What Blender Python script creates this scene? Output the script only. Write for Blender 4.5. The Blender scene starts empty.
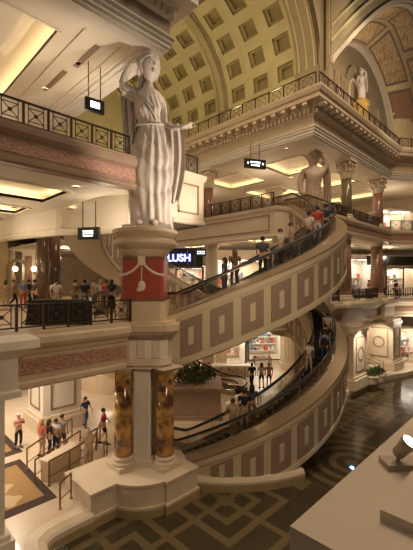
import bpy, bmesh, math, random
from mathutils import Vector, Matrix, noise
random.seed(7)
PI = math.pi
S2 = math.sqrt(2.0)
COL = bpy.context.scene.collection
CAM_Z = 8.35
F = 360.0          # focal length in pixels of the 413 x 550 frame

# ---------------------------------------------------------------- frame of the building
# X and Y follow the two wall directions of the atrium; the view looks diagonally between them.
def ld(L, D, z=0.0):                 # lateral / depth seen from the viewpoint -> building axes
    return Vector(((D + L) / S2, (D - L) / S2, z))
def at(px, py, z):                   # the point of a level plane z seen at a pixel of the photo
    D = (CAM_Z - z) * F / (py - 281.0)
    return ld((px - 206.5) * D / F, D, z)
def atd(px, D, z):
    return ld((px - 206.5) * D / F, D, z)

# ---------------------------------------------------------------- materials
MATS = {}
def mat(name, col, rough=0.6, metal=0.0, col2=None, scale=3.0, detail=4.0, bump=0.0, bscale=20.0,
        emit=None, estr=0.0, contrast=0.25, spec=0.5, coat=0.0):
    m = bpy.data.materials.new(name); m.use_nodes = True
    nt = m.node_tree; b = nt.nodes['Principled BSDF']
    b.inputs['Base Color'].default_value = (*col, 1)
    b.inputs['Roughness'].default_value = rough
    b.inputs['Metallic'].default_value = metal
    b.inputs['Specular IOR Level'].default_value = spec
    if coat: b.inputs['Coat Weight'].default_value = coat
    tc = nt.nodes.new('ShaderNodeTexCoord')
    if col2 is not None:
        n = nt.nodes.new('ShaderNodeTexNoise'); n.inputs['Scale'].default_value = scale
        n.inputs['Detail'].default_value = detail
        nt.links.new(tc.outputs['Object'], n.inputs['Vector'])
        r = nt.nodes.new('ShaderNodeValToRGB')
        r.color_ramp.elements[0].position = 0.5 - contrast
        r.color_ramp.elements[1].position = 0.5 + contrast
        r.color_ramp.elements[0].color = (*col, 1); r.color_ramp.elements[1].color = (*col2, 1)
        nt.links.new(n.outputs['Fac'], r.inputs['Fac'])
        nt.links.new(r.outputs['Color'], b.inputs['Base Color'])
    if bump:
        n2 = nt.nodes.new('ShaderNodeTexNoise'); n2.inputs['Scale'].default_value = bscale
        nt.links.new(tc.outputs['Object'], n2.inputs['Vector'])
        bp = nt.nodes.new('ShaderNodeBump'); bp.inputs['Strength'].default_value = bump
        bp.inputs['Distance'].default_value = 0.05
        nt.links.new(n2.outputs['Fac'], bp.inputs['Height'])
        nt.links.new(bp.outputs['Normal'], b.inputs['Normal'])
    if emit is not None:
        b.inputs['Emission Color'].default_value = (*emit, 1)
        b.inputs['Emission Strength'].default_value = estr
    MATS[name] = m
    return m

STONE = mat('beige_stone', (.60, .47, .32), .5, col2=(.50, .38, .25), scale=1.3, bump=.05)
STONE_L = mat('pale_stone', (.72, .61, .46), .5, col2=(.64, .52, .37), scale=1.1)
STONE_D = mat('brown_stone', (.33, .22, .14), .5, col2=(.26, .17, .11), scale=2)
PLASTER = mat('cream_plaster', (.74, .66, .52), .7, col2=(.70, .61, .47), scale=.6)
WHITE = mat('white_plaster', (.78, .72, .62), .6, col2=(.72, .65, .54), scale=.8)
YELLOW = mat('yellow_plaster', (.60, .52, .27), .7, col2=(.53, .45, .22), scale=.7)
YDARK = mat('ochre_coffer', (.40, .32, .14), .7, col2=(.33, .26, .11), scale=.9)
RIBM = mat('ochre_rib', (.37, .29, .17), .6, col2=(.31, .235, .13), scale=1.5)
MARBLE = mat('golden_marble', (.70, .38, .10), .18, col2=(.10, .045, .02), scale=1.8, detail=8, contrast=.11, coat=.3)
BRONZEC = mat('brown_marble', (.24, .13, .08), .2, col2=(.15, .08, .05), scale=3, detail=7, coat=.4)
PINKC = mat('rose_marble', (.34, .19, .13), .22, col2=(.24, .12, .08), scale=3, detail=7, coat=.3)
GREENC = mat('green_marble', (.14, .14, .07), .2, col2=(.22, .16, .09), scale=3, detail=7, coat=.3)
REDM = mat('red_panel', (.36, .07, .04), .45, col2=(.28, .05, .03), scale=3)
STATUE = mat('statue_marble', (.66, .58, .50), .5, col2=(.50, .42, .35), scale=1.4, detail=6, bump=.15, bscale=6)
FLOORM = mat('polished_floor', (.66, .56, .43), .3, col2=(.54, .42, .28), scale=.5, coat=.2)
PANELB = mat('taupe_panel', (.34, .25, .175), .5, col2=(.28, .20, .14), scale=14, bump=.15, bscale=60)
ESCF = mat('escalator_cream', (.66, .55, .38), .4, col2=(.60, .49, .33), scale=.7)
DECKM = mat('bronze_deck', (.34, .25, .15), .32, metal=.35)
STEPM = mat('escalator_step', (.035, .032, .03), .4, metal=.5)
RUBBER = mat('handrail_rubber', (.02, .018, .016), .3)
CHROME = mat('steel_trim', (.62, .58, .52), .22, metal=.9)
IRON = mat('dark_bronze_iron', (.055, .035, .022), .4, metal=.6)
BRASS = mat('brass', (.26, .15, .07), .35, metal=.7)
BLACK = mat('black_cloth', (.018, .015, .014), .8)
DKPANEL = mat('black_panel', (.02, .018, .017), .4)
WOOD = mat('wood', (.20, .10, .05), .4, col2=(.13, .06, .03), scale=5)
LEAF = mat('leaf', (.035, .07, .02), .5, col2=(.06, .11, .03), scale=8)
PINKF = mat('red_flower', (.42, .08, .07), .6)
RUGD = mat('rug_border', (.055, .03, .02), .95)
RUGG = mat('rug_gold', (.33, .20, .08), .95, col2=(.27, .16, .06), scale=8)
RUGL = mat('rug_motif', (.47, .35, .19), .95)
GOLD = mat('gilded', (.75, .50, .15), .35, metal=.4)
SKIN = mat('skin', (.50, .29, .20), .6)
LAMPE = mat('lamp_glow', (1, .9, .7), .5, emit=(1, .80, .50), estr=14)
COVE = mat('cove_glow', (1, .9, .7), .5, emit=(1, .80, .50), estr=7.0)
WSIGN = mat('sign_glow', (1, 1, 1), .5, emit=(.85, .95, 1), estr=3.2)
BSIGN = mat('blue_sign_glow', (.5, .55, 1), .5, emit=(.22, .26, 1), estr=7)
SHOPG = mat('shop_glow', (.9, .85, .8), .6, emit=(1, .88, .78), estr=1.15)
BLUEG = mat('blue_glow', (.1, .2, 1), .5, emit=(.08, .2, 1), estr=12)
CREAML = mat('cream_ledge', (.70, .58, .44), .6, col2=(.66, .54, .40), scale=.8)
BEAMG = mat('spot_face', (1, 1, 1), .3, emit=(1, .9, .95), estr=30)
LAMPBODY = mat('lamp_body', (.45, .36, .28), .4, metal=.3)

def cloth(name, c): return mat('cloth_' + name, c, .85)
CL = {k: cloth(k, v) for k, v in dict(
    red=(.50, .07, .04), orange=(.62, .16, .08), black=(.02, .018, .02), navy=(.03, .045, .10), blue=(.14, .2, .33),
    grey=(.30, .32, .34), white=(.66, .60, .54), beige=(.50, .38, .26), brown=(.16, .09, .05), denim=(.08, .12, .20),
    pink=(.55, .25, .20), green=(.10, .14, .07), darkgrey=(.07, .065, .065)).items()}
HAIRD = mat('hair_dark', (.02, .012, .008), .6)
HAIRB = mat('hair_brown', (.10, .05, .025), .6)
HAIRG = mat('hair_grey', (.45, .42, .38), .6)
HAIRY = mat('hair_blond', (.42, .28, .12), .6)

def glass_mat(name, tint, opac, rough=.05):
    m = bpy.data.materials.new(name); m.use_nodes = True; nt = m.node_tree
    nt.nodes.remove(nt.nodes['Principled BSDF'])
    out = nt.nodes['Material Output']
    t = nt.nodes.new('ShaderNodeBsdfTransparent'); t.inputs['Color'].default_value = (*tint, 1)
    g = nt.nodes.new('ShaderNodeBsdfGlossy'); g.inputs['Roughness'].default_value = rough
    g.inputs['Color'].default_value = (.9, .85, .8, 1)
    lw = nt.nodes.new('ShaderNodeLayerWeight'); lw.inputs['Blend'].default_value = .35
    mp = nt.nodes.new('ShaderNodeMath'); mp.operation = 'MULTIPLY_ADD'
    mp.inputs[1].default_value = .5; mp.inputs[2].default_value = opac
    nt.links.new(lw.outputs['Fresnel'], mp.inputs[0])
    mx = nt.nodes.new('ShaderNodeMixShader')
    nt.links.new(mp.outputs[0], mx.inputs[0]); nt.links.new(t.outputs[0], mx.inputs[1]); nt.links.new(g.outputs[0], mx.inputs[2])
    nt.links.new(mx.outputs[0], out.inputs['Surface'])
    return m
GLASS = glass_mat('balustrade_glass', (.90, .88, .84), .06)
CLEAR = glass_mat('shop_glass', (.86, .87, .86), .04)

def water_mat():
    m = bpy.data.materials.new('pool_water'); m.use_nodes = True; nt = m.node_tree
    nt.nodes.remove(nt.nodes['Principled BSDF']); out = nt.nodes['Material Output']
    t = nt.nodes.new('ShaderNodeBsdfTransparent'); t.inputs['Color'].default_value = (.82, .78, .66, 1)
    g = nt.nodes.new('ShaderNodeBsdfGlossy'); g.inputs['Roughness'].default_value = .06
    fr = nt.nodes.new('ShaderNodeFresnel'); fr.inputs['IOR'].default_value = 1.33
    tc = nt.nodes.new('ShaderNodeTexCoord')
    n = nt.nodes.new('ShaderNodeTexNoise'); n.inputs['Scale'].default_value = 5.5; n.inputs['Detail'].default_value = 3
    nt.links.new(tc.outputs['Object'], n.inputs['Vector'])
    bp = nt.nodes.new('ShaderNodeBump'); bp.inputs['Strength'].default_value = .22; bp.inputs['Distance'].default_value = .05
    nt.links.new(n.outputs['Fac'], bp.inputs['Height'])
    nt.links.new(bp.outputs['Normal'], g.inputs['Normal']); nt.links.new(bp.outputs['Normal'], fr.inputs['Normal'])
    mx = nt.nodes.new('ShaderNodeMixShader')
    nt.links.new(fr.outputs[0], mx.inputs[0]); nt.links.new(t.outputs[0], mx.inputs[1]); nt.links.new(g.outputs[0], mx.inputs[2])
    nt.links.new(mx.outputs[0], out.inputs['Surface'])
    return m
WATER = water_mat()

class NG:      # tiny node-math builder
    def __init__(s, nt): s.nt = nt
    def m(s, op, a, b=None, c=None):
        n = s.nt.nodes.new('ShaderNodeMath'); n.operation = op
        for i, v in enumerate((a, b, c)):
            if v is None: continue
            if isinstance(v, (int, float)): n.inputs[i].default_value = v
            else: s.nt.links.new(v, n.inputs[i])
        return n.outputs[0]

def pool_tile_mat():
    m = bpy.data.materials.new('pool_mosaic'); m.use_nodes = True; nt = m.node_tree
    b = nt.nodes['Principled BSDF']; g = NG(nt)
    tc = nt.nodes.new('ShaderNodeTexCoord'); sp = nt.nodes.new('ShaderNodeSeparateXYZ')
    nt.links.new(tc.outputs['Object'], sp.inputs[0])
    P = 4.7
    ax = g.m('ABSOLUTE', g.m('SUBTRACT', g.m('FRACT', g.m('ADD', g.m('DIVIDE', sp.outputs[0], P), .17)), .5))
    ay = g.m('ABSOLUTE', g.m('SUBTRACT', g.m('FRACT', g.m('ADD', g.m('DIVIDE', sp.outputs[1], P), .40)), .5))
    d = g.m('MAXIMUM', ax, ay)                       # square rings
    ring = g.m('FRACT', g.m('MULTIPLY', d, 6.0))
    lines = g.m('LESS_THAN', ring, .38)
    cross = g.m('LESS_THAN', g.m('MINIMUM', ax, ay), .028)
    dx = g.m('SUBTRACT', sp.outputs[0], 17.6); dy = g.m('SUBTRACT', sp.outputs[1], 7.5)
    rr = g.m('SQRT', g.m('ADD', g.m('MULTIPLY', dx, dx), g.m('MULTIPLY', dy, dy)))
    circ = g.m('LESS_THAN', g.m('FRACT', g.m('MULTIPLY', rr, 1.35)), .45)
    inc = g.m('LESS_THAN', rr, 3.0)
    sq = g.m('MAXIMUM', lines, cross)
    fac = g.m('ADD', g.m('MULTIPLY', inc, circ), g.m('MULTIPLY', g.m('SUBTRACT', 1.0, inc), sq))
    mix = nt.nodes.new('ShaderNodeMix'); mix.data_type = 'RGBA'
    nt.links.new(fac, mix.inputs['Factor'])
    mix.inputs['A'].default_value = (.075, .06, .04, 1); mix.inputs['B'].default_value = (.22, .175, .115, 1)
    nt.links.new(mix.outputs['Result'], b.inputs['Base Color'])
    b.inputs['Roughness'].default_value = .6
    return m
POOLM = pool_tile_mat()

def frieze_mat(name, base, fig, sx=1.6):
    m = bpy.data.materials.new(name); m.use_nodes = True; nt = m.node_tree; b = nt.nodes['Principled BSDF']
    tc = nt.nodes.new('ShaderNodeTexCoord')
    mp = nt.nodes.new('ShaderNodeMapping'); mp.inputs['Scale'].default_value = (sx, sx, sx * 1.6)
    nt.links.new(tc.outputs['Object'], mp.inputs[0])
    w = nt.nodes.new('ShaderNodeTexWave'); w.wave_type = 'RINGS'; w.rings_direction = 'SPHERICAL'
    w.inputs['Scale'].default_value = 1.0; w.inputs['Distortion'].default_value = 9; w.inputs['Detail'].default_value = 2
    w.inputs['Detail Scale'].default_value = 2.2
    nt.links.new(mp.outputs[0], w.inputs[0])
    r = nt.nodes.new('ShaderNodeValToRGB')
    r.color_ramp.elements[0].position = .55; r.color_ramp.elements[0].color = (*base, 1)
    r.color_ramp.elements[1].position = .72; r.color_ramp.elements[1].color = (*fig, 1)
    nt.links.new(w.outputs['Fac'], r.inputs['Fac']); nt.links.new(r.outputs['Color'], b.inputs['Base Color'])
    b.inputs['Roughness'].default_value = .55
    return m
FRIEZE = frieze_mat('red_scroll_frieze', (.36, .17, .12), (.50, .32, .22), 2.6)

def mural_mat():
    m = bpy.data.materials.new('painted_mural'); m.use_nodes = True; nt = m.node_tree; b = nt.nodes['Principled BSDF']
    tc = nt.nodes.new('ShaderNodeTexCoord')
    n = nt.nodes.new('ShaderNodeTexNoise'); n.inputs['Scale'].default_value = 1.1; n.inputs['Detail'].default_value = 6
    n.inputs['Distortion'].default_value = 1.6
    nt.links.new(tc.outputs['Object'], n.inputs['Vector'])
    r = nt.nodes.new('ShaderNodeValToRGB'); cr = r.color_ramp
    cr.elements[0].position = .30; cr.elements[0].color = (.45, .18, .09, 1)
    cr.elements[1].position = .72; cr.elements[1].color = (.80, .66, .36, 1)
    for p, c in ((.40, (.74, .52, .24)), (.46, (.46, .19, .09)), (.52, (.80, .64, .34)), (.60, (.66, .40, .18))):
        e = cr.elements.new(p); e.color = (*c, 1)
    nt.links.new(n.outputs['Fac'], r.inputs['Fac']); nt.links.new(r.outputs['Color'], b.inputs['Base Color'])
    b.inputs['Roughness'].default_value = .7
    return m
MURAL = mural_mat()
VAULTC = mat('cream_gold_plaster', (.66, .50, .27), .7, col2=(.56, .40, .20), scale=1.2)
PINKP = frieze_mat('rose_painted_panel', (.46, .18, .11), (.55, .36, .20), 1.4)

def goods_mat():
    m = bpy.data.materials.new('shop_goods'); m.use_nodes = True; nt = m.node_tree; b = nt.nodes['Principled BSDF']
    tc = nt.nodes.new('ShaderNodeTexCoord')
    v = nt.nodes.new('ShaderNodeTexVoronoi'); v.inputs['Scale'].default_value = 3.0
    nt.links.new(tc.outputs['Object'], v.inputs['Vector'])
    r = nt.nodes.new('ShaderNodeValToRGB'); cr = r.color_ramp; cr.interpolation = 'CONSTANT'
    cr.elements[0].color = (.10, .05, .04, 1); cr.elements[1].position = .8; cr.elements[1].color = (.8, .75, .7, 1)
    for p, c in ((.25, (.6, .5, .45)), (.45, (.35, .08, .08)), (.6, (.75, .45, .45))):
        e = cr.elements.new(p); e.color = (*c, 1)
    sp = nt.nodes.new('ShaderNodeSeparateColor'); nt.links.new(v.outputs['Color'], sp.inputs[0])
    nt.links.new(sp.outputs[0], r.inputs['Fac']); nt.links.new(r.outputs['Color'], b.inputs['Base Color'])
    return m
GOODS = goods_mat()

# ---------------------------------------------------------------- mesh builder
class MB:
    def __init__(s): s.bm = bmesh.new()
    def quad(s, *p):
        vs = [s.bm.verts.new(q) for q in p]; s.bm.faces.new(vs); return s
    def box(s, a, b, M=None):
        x0, y0, z0 = a; x1, y1, z1 = b
        c = [Vector((x, y, z)) for z in (z0, z1) for (x, y) in ((x0, y0), (x1, y0), (x1, y1), (x0, y1))]
        if M: c = [M @ v for v in c]
        v = [s.bm.verts.new(q) for q in c]
        for f in ((0, 3, 2, 1), (4, 5, 6, 7), (0, 1, 5, 4), (1, 2, 6, 5), (2, 3, 7, 6), (3, 0, 4, 7)):
            s.bm.faces.new([v[i] for i in f])
        return s
    def cbox(s, c, size, rz=0):
        M = Matrix.Translation(Vector(c)) @ Matrix.Rotation(rz, 4, 'Z')
        h = [q / 2 for q in size]
        return s.box((-h[0], -h[1], -h[2]), (h[0], h[1], h[2]), M)
    def prism(s, poly, z0, z1):
        n = len(poly)
        a = [s.bm.verts.new((p[0], p[1], z0)) for p in poly]; b = [s.bm.verts.new((p[0], p[1], z1)) for p in poly]
        s.bm.faces.new(a[::-1]); s.bm.faces.new(b)
        for i in range(n): s.bm.faces.new((a[i], a[(i + 1) % n], b[(i + 1) % n], b[i]))
        return s
    def vprism(s, poly, origin, ux, thick):      # polygon in a vertical plane (u,z) extruded sideways
        o = Vector(origin); u = Vector(ux).normalized(); w = Vector((0, 0, 1)).cross(u)
        n = len(poly)
        a = [s.bm.verts.new(o + u * p[0] + Vector((0, 0, p[1]))) for p in poly]
        b = [s.bm.verts.new(o + u * p[0] + Vector((0, 0, p[1])) + w * thick) for p in poly]
        s.bm.faces.new(a); s.bm.faces.new(b[::-1])
        for i in range(n): s.bm.faces.new((a[i], b[i], b[(i + 1) % n], a[(i + 1) % n]))
        return s
    def tube(s, pts, r, n=8, closed=False, r2=None):
        pts = [Vector(p) for p in pts]; rings = []
        for i, p in enumerate(pts):
            a = pts[max(i - 1, 0)]; b = pts[min(i + 1, len(pts) - 1)]
            t = (b - a).normalized() if (b - a).length > 1e-9 else Vector((0, 0, 1))
            up = Vector((0, 0, 1)) if abs(t.z) < .95 else Vector((1, 0, 0))
            x = t.cross(up).normalized(); y = x.cross(t)
            rr = r[i] if isinstance(r, (list, tuple)) else r
            rings.append([s.bm.verts.new(p + (x * math.cos(k * 2 * PI / n) + y * math.sin(k * 2 * PI / n)) * rr) for k in range(n)])
        for i in range(len(rings) - 1):
            for k in range(n):
                s.bm.faces.new((rings[i][k], rings[i][(k + 1) % n], rings[i + 1][(k + 1) % n], rings[i + 1][k]))
        s.bm.faces.new(rings[0][::-1]); s.bm.faces.new(rings[-1])
        return s
    def lathe(s, prof, c=(0, 0, 0), n=20, flute=0, fd=0.0):
        rings = []
        for (r, z) in prof:
            ring = []
            for k in range(n):
                a = 2 * PI * k / n
                rr = r * (1 - (fd if flute and k % 2 else 0))
                ring.append(s.bm.verts.new((c[0] + rr * math.cos(a), c[1] + rr * math.sin(a), c[2] + z)))
            rings.append(ring)
        for i in range(len(rings) - 1):
            for k in range(n):
                s.bm.faces.new((rings[i][k], rings[i][(k + 1) % n], rings[i + 1][(k + 1) % n], rings[i + 1][k]))
        s.bm.faces.new(rings[0][::-1]); s.bm.faces.new(rings[-1])
        return s
    def ball(s, c, r, n=10, m=7):
        if not isinstance(r, (tuple, list)): r = (r, r, r)
        prof = []
        rings = []
        for j in range(1, m):
            a = PI * j / m
            rings.append([s.bm.verts.new((c[0] + r[0] * math.sin(a) * math.cos(2 * PI * k / n), c[1] + r[1] * math.sin(a) * math.sin(2 * PI * k / n), c[2] - r[2] * math.cos(a))) for k in range(n)])
        t = s.bm.verts.new((c[0], c[1], c[2] + r[2])); b = s.bm.verts.new((c[0], c[1], c[2] - r[2]))
        for i in range(len(rings) - 1):
            for k in range(n): s.bm.faces.new((rings[i][k], rings[i][(k + 1) % n], rings[i + 1][(k + 1) % n], rings[i + 1][k]))
        for k in range(n):
            s.bm.faces.new((b, rings[0][(k + 1) % n], rings[0][k])); s.bm.faces.new((t, rings[-1][k], rings[-1][(k + 1) % n]))
        return s
    def rings(s, rs, cap=True, closed=True):
        R = [[s.bm.verts.new(p) for p in r] for r in rs]; n = len(R[0])
        for i in range(len(R) - 1):
            for k in range(n if closed else n - 1):
                s.bm.faces.new((R[i][k], R[i][(k + 1) % n], R[i + 1][(k + 1) % n], R[i + 1][k]))
        if cap and closed: s.bm.faces.new(R[0][::-1]); s.bm.faces.new(R[-1])
        return s
    def sweep(s, prof, path, cap=True):     # profile (out, z) along a plan path; out = right-hand side of travel
        n = len(path); offs = []
        for i in range(n):
            p = Vector(path[i][:2])
            d0 = (p - Vector(path[i - 1][:2])).normalized() if i > 0 else None
            d1 = (Vector(path[i + 1][:2]) - p).normalized() if i < n - 1 else None
            if d0 is None: d0 = d1
            if d1 is None: d1 = d0
            n0 = Vector((d0.y, -d0.x)); n1 = Vector((d1.y, -d1.x))
            b = (n0 + n1); b = b / max(b.dot(n0), 1e-4)
            offs.append((p, b))
        R = [[Vector((p.x + b.x * o, p.y + b.y * o, z)) for (o, z) in prof] for (p, b) in offs]
        return s.rings(R, cap)
    def build(s, name, m, parent=None, smooth=False, loc=None):
        bmesh.ops.recalc_face_normals(s.bm, faces=s.bm.faces[:])
        me = bpy.data.meshes.new(name); s.bm.to_mesh(me); s.bm.free()
        me.materials.append(m)
        if smooth:
            for p in me.polygons: p.use_smooth = True
        o = bpy.data.objects.new(name, me); COL.objects.link(o)
        if parent: o.parent = parent
        if loc is not None: o.location = loc
        return o

def thing(name, label, cat, loc=(0, 0, 0), rz=0, group=None):
    o = bpy.data.objects.new(name, None); COL.objects.link(o); o.empty_display_size = .2
    o.location = loc; o.rotation_euler = (0, 0, rz)
    o['label'] = label; o['category'] = cat
    if group: o['group'] = group
    return o
def tag(o, label, cat, group=None, kind=None):
    o['label'] = label; o['category'] = cat
    if group: o['group'] = group
    if kind: o['kind'] = kind
    return o
def struct(name, mb, m, smooth=False):
    o = mb.build(name, m, smooth=smooth); o['kind'] = 'structure'; return o
def spart(name, mb, m, parent, smooth=False):
    return mb.build(name, m, parent, smooth)
def copy_tree(o, parent=None):
    c = o.copy(); COL.objects.link(c)
    if parent: c.parent = parent
    for ch in list(o.children): copy_tree(ch, c)
    return c
TRIM = [0]
def trim(mb, m, smooth=False):
    TRIM[0] += 1
    return struct('trim_%d' % TRIM[0], mb, m, smooth)
# ================================================================ SETTING
L1, L2, L3 = 6.7, 13.4, 21.3
YW, XW = 12.5, 22.9          # the two wall planes of the atrium

# ---- ground floor and pool
m = MB()
m.prism([(-14, 12.3), (4.75, 12.3), (6.8, 12.3), (11, 12.6), (11, 60), (-14, 60)], -.9, 0)
m.prism([(-14, -2), (4.2, -2), (4.2, 11.7), (4.35, 12.05), (4.75, 12.3), (-14, 12.3)], -.9, 0)
m.prism([(11, 16.5), (12.5, 13.6), (16.7, 12.3), (20.5, 13), (23.5, 15), (27, 12.4), (62, 12.4), (62, 60), (11, 60)], -.9, 0)
m.prism([(44, -2), (62, -2), (62, 12.4), (44, 12.4)], -.9, 0)
m.prism([(24.2, 13.4), (26.5, 12.1), (33, 11.7), (36, 10.7), (44, 9.1), (44, 12.4), (27, 12.4)], -.9, 0)
floor = struct('floor', m, FLOORM)
m = MB(); m.box((-1, -14, -.95), (46, 18, -.62)); pf = struct('pool_floor', m, POOLM)
m = MB(); m.quad((4.3, -14, -.30), (45.9, -14, -.30), (45.9, 17, -.30), (4.3, 17, -.30)); w = struct('water', m, WATER)
# pool curb
m = MB()
m.sweep([(-.05, -.6), (.30, -.6), (.30, -.12), (.22, -.05), (.02, .05), (-.35, .05), (-.35, -.1)],
        [(4.2, -2), (4.2, 11.6), (4.3, 12.0), (4.75, 12.28), (5.3, 12.32), (6.3, 12.32)])
trim(m, STONE_L)
m = MB()
m.sweep([(0, -.6), (.3, -.6), (.3, .04), (-.25, .04), (-.25, -.2)], [(23.6, 13.4), (26.5, 12.0), (33, 11.6), (36, 10.6), (44, 9.0), (44, -2)])
trim(m, STONE_L)

RC_ = [(38.3, 12.6), (44.2, 8.6), (44.2, -6), (62, -6), (62, 12.6)]
# ---- slabs
def slab(name, polys, z0, z1, mt=STONE):
    m = MB()
    for p in polys: m.prism(p, z0, z1)
    return struct(name, m, mt)
slab('floor_upper', [[(-14, 12.7), (10.6, 12.7), (10.9, 13.6), (10.6, 15.4), (9, 17), (7.2, 20), (8.5, 24), (11, 27), (11, 60), (-14, 60)],
                     [(11, 27), (21.2, 27), (21.2, 60), (11, 60)],
                     [(21.2, 15.0), (26.0, 15.0), (26.2, 12.6), (62, 12.6), (62, 60), (21.2, 60)], RC_], 4.9, L1, STONE)
slab('floor_top', [[(-14, 12.7), (7.4, 12.7), (7.4, 60), (-14, 60)],
                   [(11, 27.5), (21.2, 27.5), (21.2, 60), (11, 60)],
                   [(7.4, 12.7), (8.1, 12.7), (8.5, 14.3), (10.4, 14.3), (10.6, 12.7), (12.1, 12.7), (12.1, 17), (9.3, 17), (8.0, 18.6), (7.4, 18.6)]], 12.72, L2, STONE)
slab('floor_gallery', [[(21.0, 15.0), (26.0, 15.0), (26.2, 12.6), (62, 12.6), (62, 60), (21.0, 60)], RC_], 12.2, L2, STONE)

# ---- the left bridge entablatures (lower and upper) along X, and the right hand ones
low_prof = [(-.35, 4.8), (.02, 4.8), (.10, 4.88), (.10, 5.02), (.02, 5.08), (.02, 5.12), (.02, 5.9), (.10, 5.95), (.16, 6.08),
            (.34, 6.2), (.42, 6.32), (.42, 6.52), (.30, 6.58), (.30, 6.7), (-.35, 6.7)]
up_prof = [(-.35, 12.1), (.02, 12.1), (.10, 12.16), (.10, 12.28), (.03, 12.34), (.03, 12.95), (.12, 13.0), (.22, 13.12),
           (.22, 13.28), (.12, 13.34), (.12, 13.42), (-.35, 13.42)]
def entab(prof, path, fz, mt=STONE):
    t = MB().sweep(prof, path); o = trim(t, mt)
    f = MB()
    f.sweep([(.02, fz[0]), (.05, fz[0]), (.05, fz[1]), (.02, fz[1])], path)
    f.build('frieze', FRIEZE, o)
    return o
entab(low_prof, [(-14, YW), (7.9, YW)], (5.28, 5.78))
entab(up_prof, [(-14, YW), (8.35, YW)], (12.45, 12.88), STONE_D)
right_path = [(25.3, 12.4), (38.2, 12.4), (44, 8.4), (44, -6)]
entab([(o, z + (0 if z > 6 else .0)) for o, z in low_prof], right_path, (5.3, 5.78), STONE_L)
entab(up_prof, right_path, (12.45, 12.9))
# inner fascias of the back galleries (upper: panelled; lower: plain)
def panel_fascia(path, z0, z1, spans):
    o = trim(MB().sweep([(-.3, z0), (0, z0), (.06, z0 + .06), (.06, z0 + .18), (0, z0 + .24), (0, z1 - .3), (.08, z1 - .22), (.12, z1 - .05), (.12, z1 + .03), (-.3, z1 + .03)], path), STONE_L)
    for (a, b) in spans:
        a = Vector(a); b = Vector(b); d = (b - a).normalized(); n = Vector((d.y, -d.x))
        p = MB()
        za, zb = z0 + .5, z1 - .5
        for (u0, u1, w0, w1) in ((0, (b - a).length, za, za + .07), (0, (b - a).length, zb - .07, zb), (0, .07, za, zb), ((b - a).length - .07, (b - a).length, za, zb)):
            q0 = a + d * u0; q1 = a + d * u1
            p.prism([(q0.x, q0.y), (q1.x, q1.y), (q1.x + n.x * .05, q1.y + n.y * .05), (q0.x + n.x * .05, q0.y + n.y * .05)], w0, w1)
        p.build('panel_border', STONE_D, o)
    return o
panel_fascia([(20.5, 60), (20.5, 13.9), (22.2, 13.4)], 11.3, L2, [((20.5, 34), (20.5, 25)), ((20.5, 24.4), (20.5, 14.4))])
panel_fascia([(20.7, 60), (20.7, 14.3), (21.8, 13.9)], 4.8, L1, [((20.7, 26), (20.7, 20.5)), ((20.7, 19.8), (20.7, 14.8))])
panel_fascia([(12.4, 27.2), (20.4, 27.2)], 11.3, L2, [((12.8, 27.2), (20.0, 27.2))])
# balcony block right of the statue
o = panel_fascia([(10.35, YW), (12.3, YW), (12.3, 17.2)], 11.0, L2, [((10.65, YW), (11.95, YW))])
MB().box((10.4, 12.6, 11.0), (12.2, 17.2, 12.8)).build('soffit', PLASTER, o)
# bulkhead beam between the high ceiling and the escalator well
m = MB(); m.sweep([(-.15, 10.75), (.15, 10.75), (.15, 10.85), (.22, 10.85), (.22, 11.05), (.15, 11.1), (.15, 13.0), (-.15, 13.0)], [(6.6, 27), (7.0, 22.5), (7.9, 19.0), (9.2, 17.0), (10.0, 15.4), (10.05, 14.4)])
trim(m, PLASTER)

# ---- ceilings with lit trays
def tray_ceiling(name, xr, yr, z, trays, depth=.45, mt=PLASTER, th=.12):
    """flat ceiling with rectangular recesses; a cove strip glows on each recess rim"""
    xs = sorted({xr[0], xr[1]} | {v for t in trays for v in (t[0], t[1])})
    ys = sorted({yr[0], yr[1]} | {v for t in trays for v in (t[2], t[3])})
    m = MB()
    for i in range(len(xs) - 1):
        for j in range(len(ys) - 1):
            cx, cy = (xs[i] + xs[i + 1]) / 2, (ys[j] + ys[j + 1]) / 2
            if any(t[0] < cx < t[1] and t[2] < cy < t[3] for t in trays): continue
            m.box((xs[i], ys[j], z), (xs[i + 1], ys[j + 1], z + th))
    for t in trays:
        m.box((t[0] - .5, t[2] - .5, z + depth), (t[1] + .5, t[3] + .5, z + depth + .08))
        for (a, b) in (((t[0] - .5, t[2] - .5), (t[0] - .4, t[3] + .5)), ((t[1] + .4, t[2] - .5), (t[1] + .5, t[3] + .5)), ((t[0] - .4, t[2] - .5), (t[1] + .4, t[2] - .4)), ((t[0] - .4, t[3] + .4), (t[1] + .4, t[3] + .5))):
            m.box((a[0], a[1], z + th), (b[0], b[1], z + depth))
        for (a, b) in (((t[0] - .12, t[2]), (t[0], t[3])), ((t[1], t[2]), (t[1] + .12, t[3])), ((t[0], t[2] - .12), (t[1], t[2])), ((t[0], t[3]), (t[1], t[3] + .12))):
            m.box((a[0], a[1], z - .06), (b[0], b[1], z + th + .02))
    o = struct(name, m, mt)
    for t in trays:
        c = MB()
        for (a, b) in (((t[0] - .38, t[2]), (t[0] - .2, t[3])), ((t[1] + .2, t[2]), (t[1] + .38, t[3])), ((t[0], t[2] - .38), (t[1], t[2] - .2)), ((t[0], t[3] + .2), (t[1], t[3] + .38))):
            c.box((a[0], a[1], z + th + .01), (b[0], b[1], z + th + .06))
        c.build('cove_light', COVE, o)
    return o
tray_ceiling('ceiling', (-14, 7.9), (12.8, 44), 12.1,
             [(-2, 6.6, 14.6, 17.6), (-2, 6.6, 19.4, 21.6), (-2, 6.6, 23.4, 25.6), (-2, 6.6, 27.6, 30), (-2, 6.6, 32, 35)])
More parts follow.
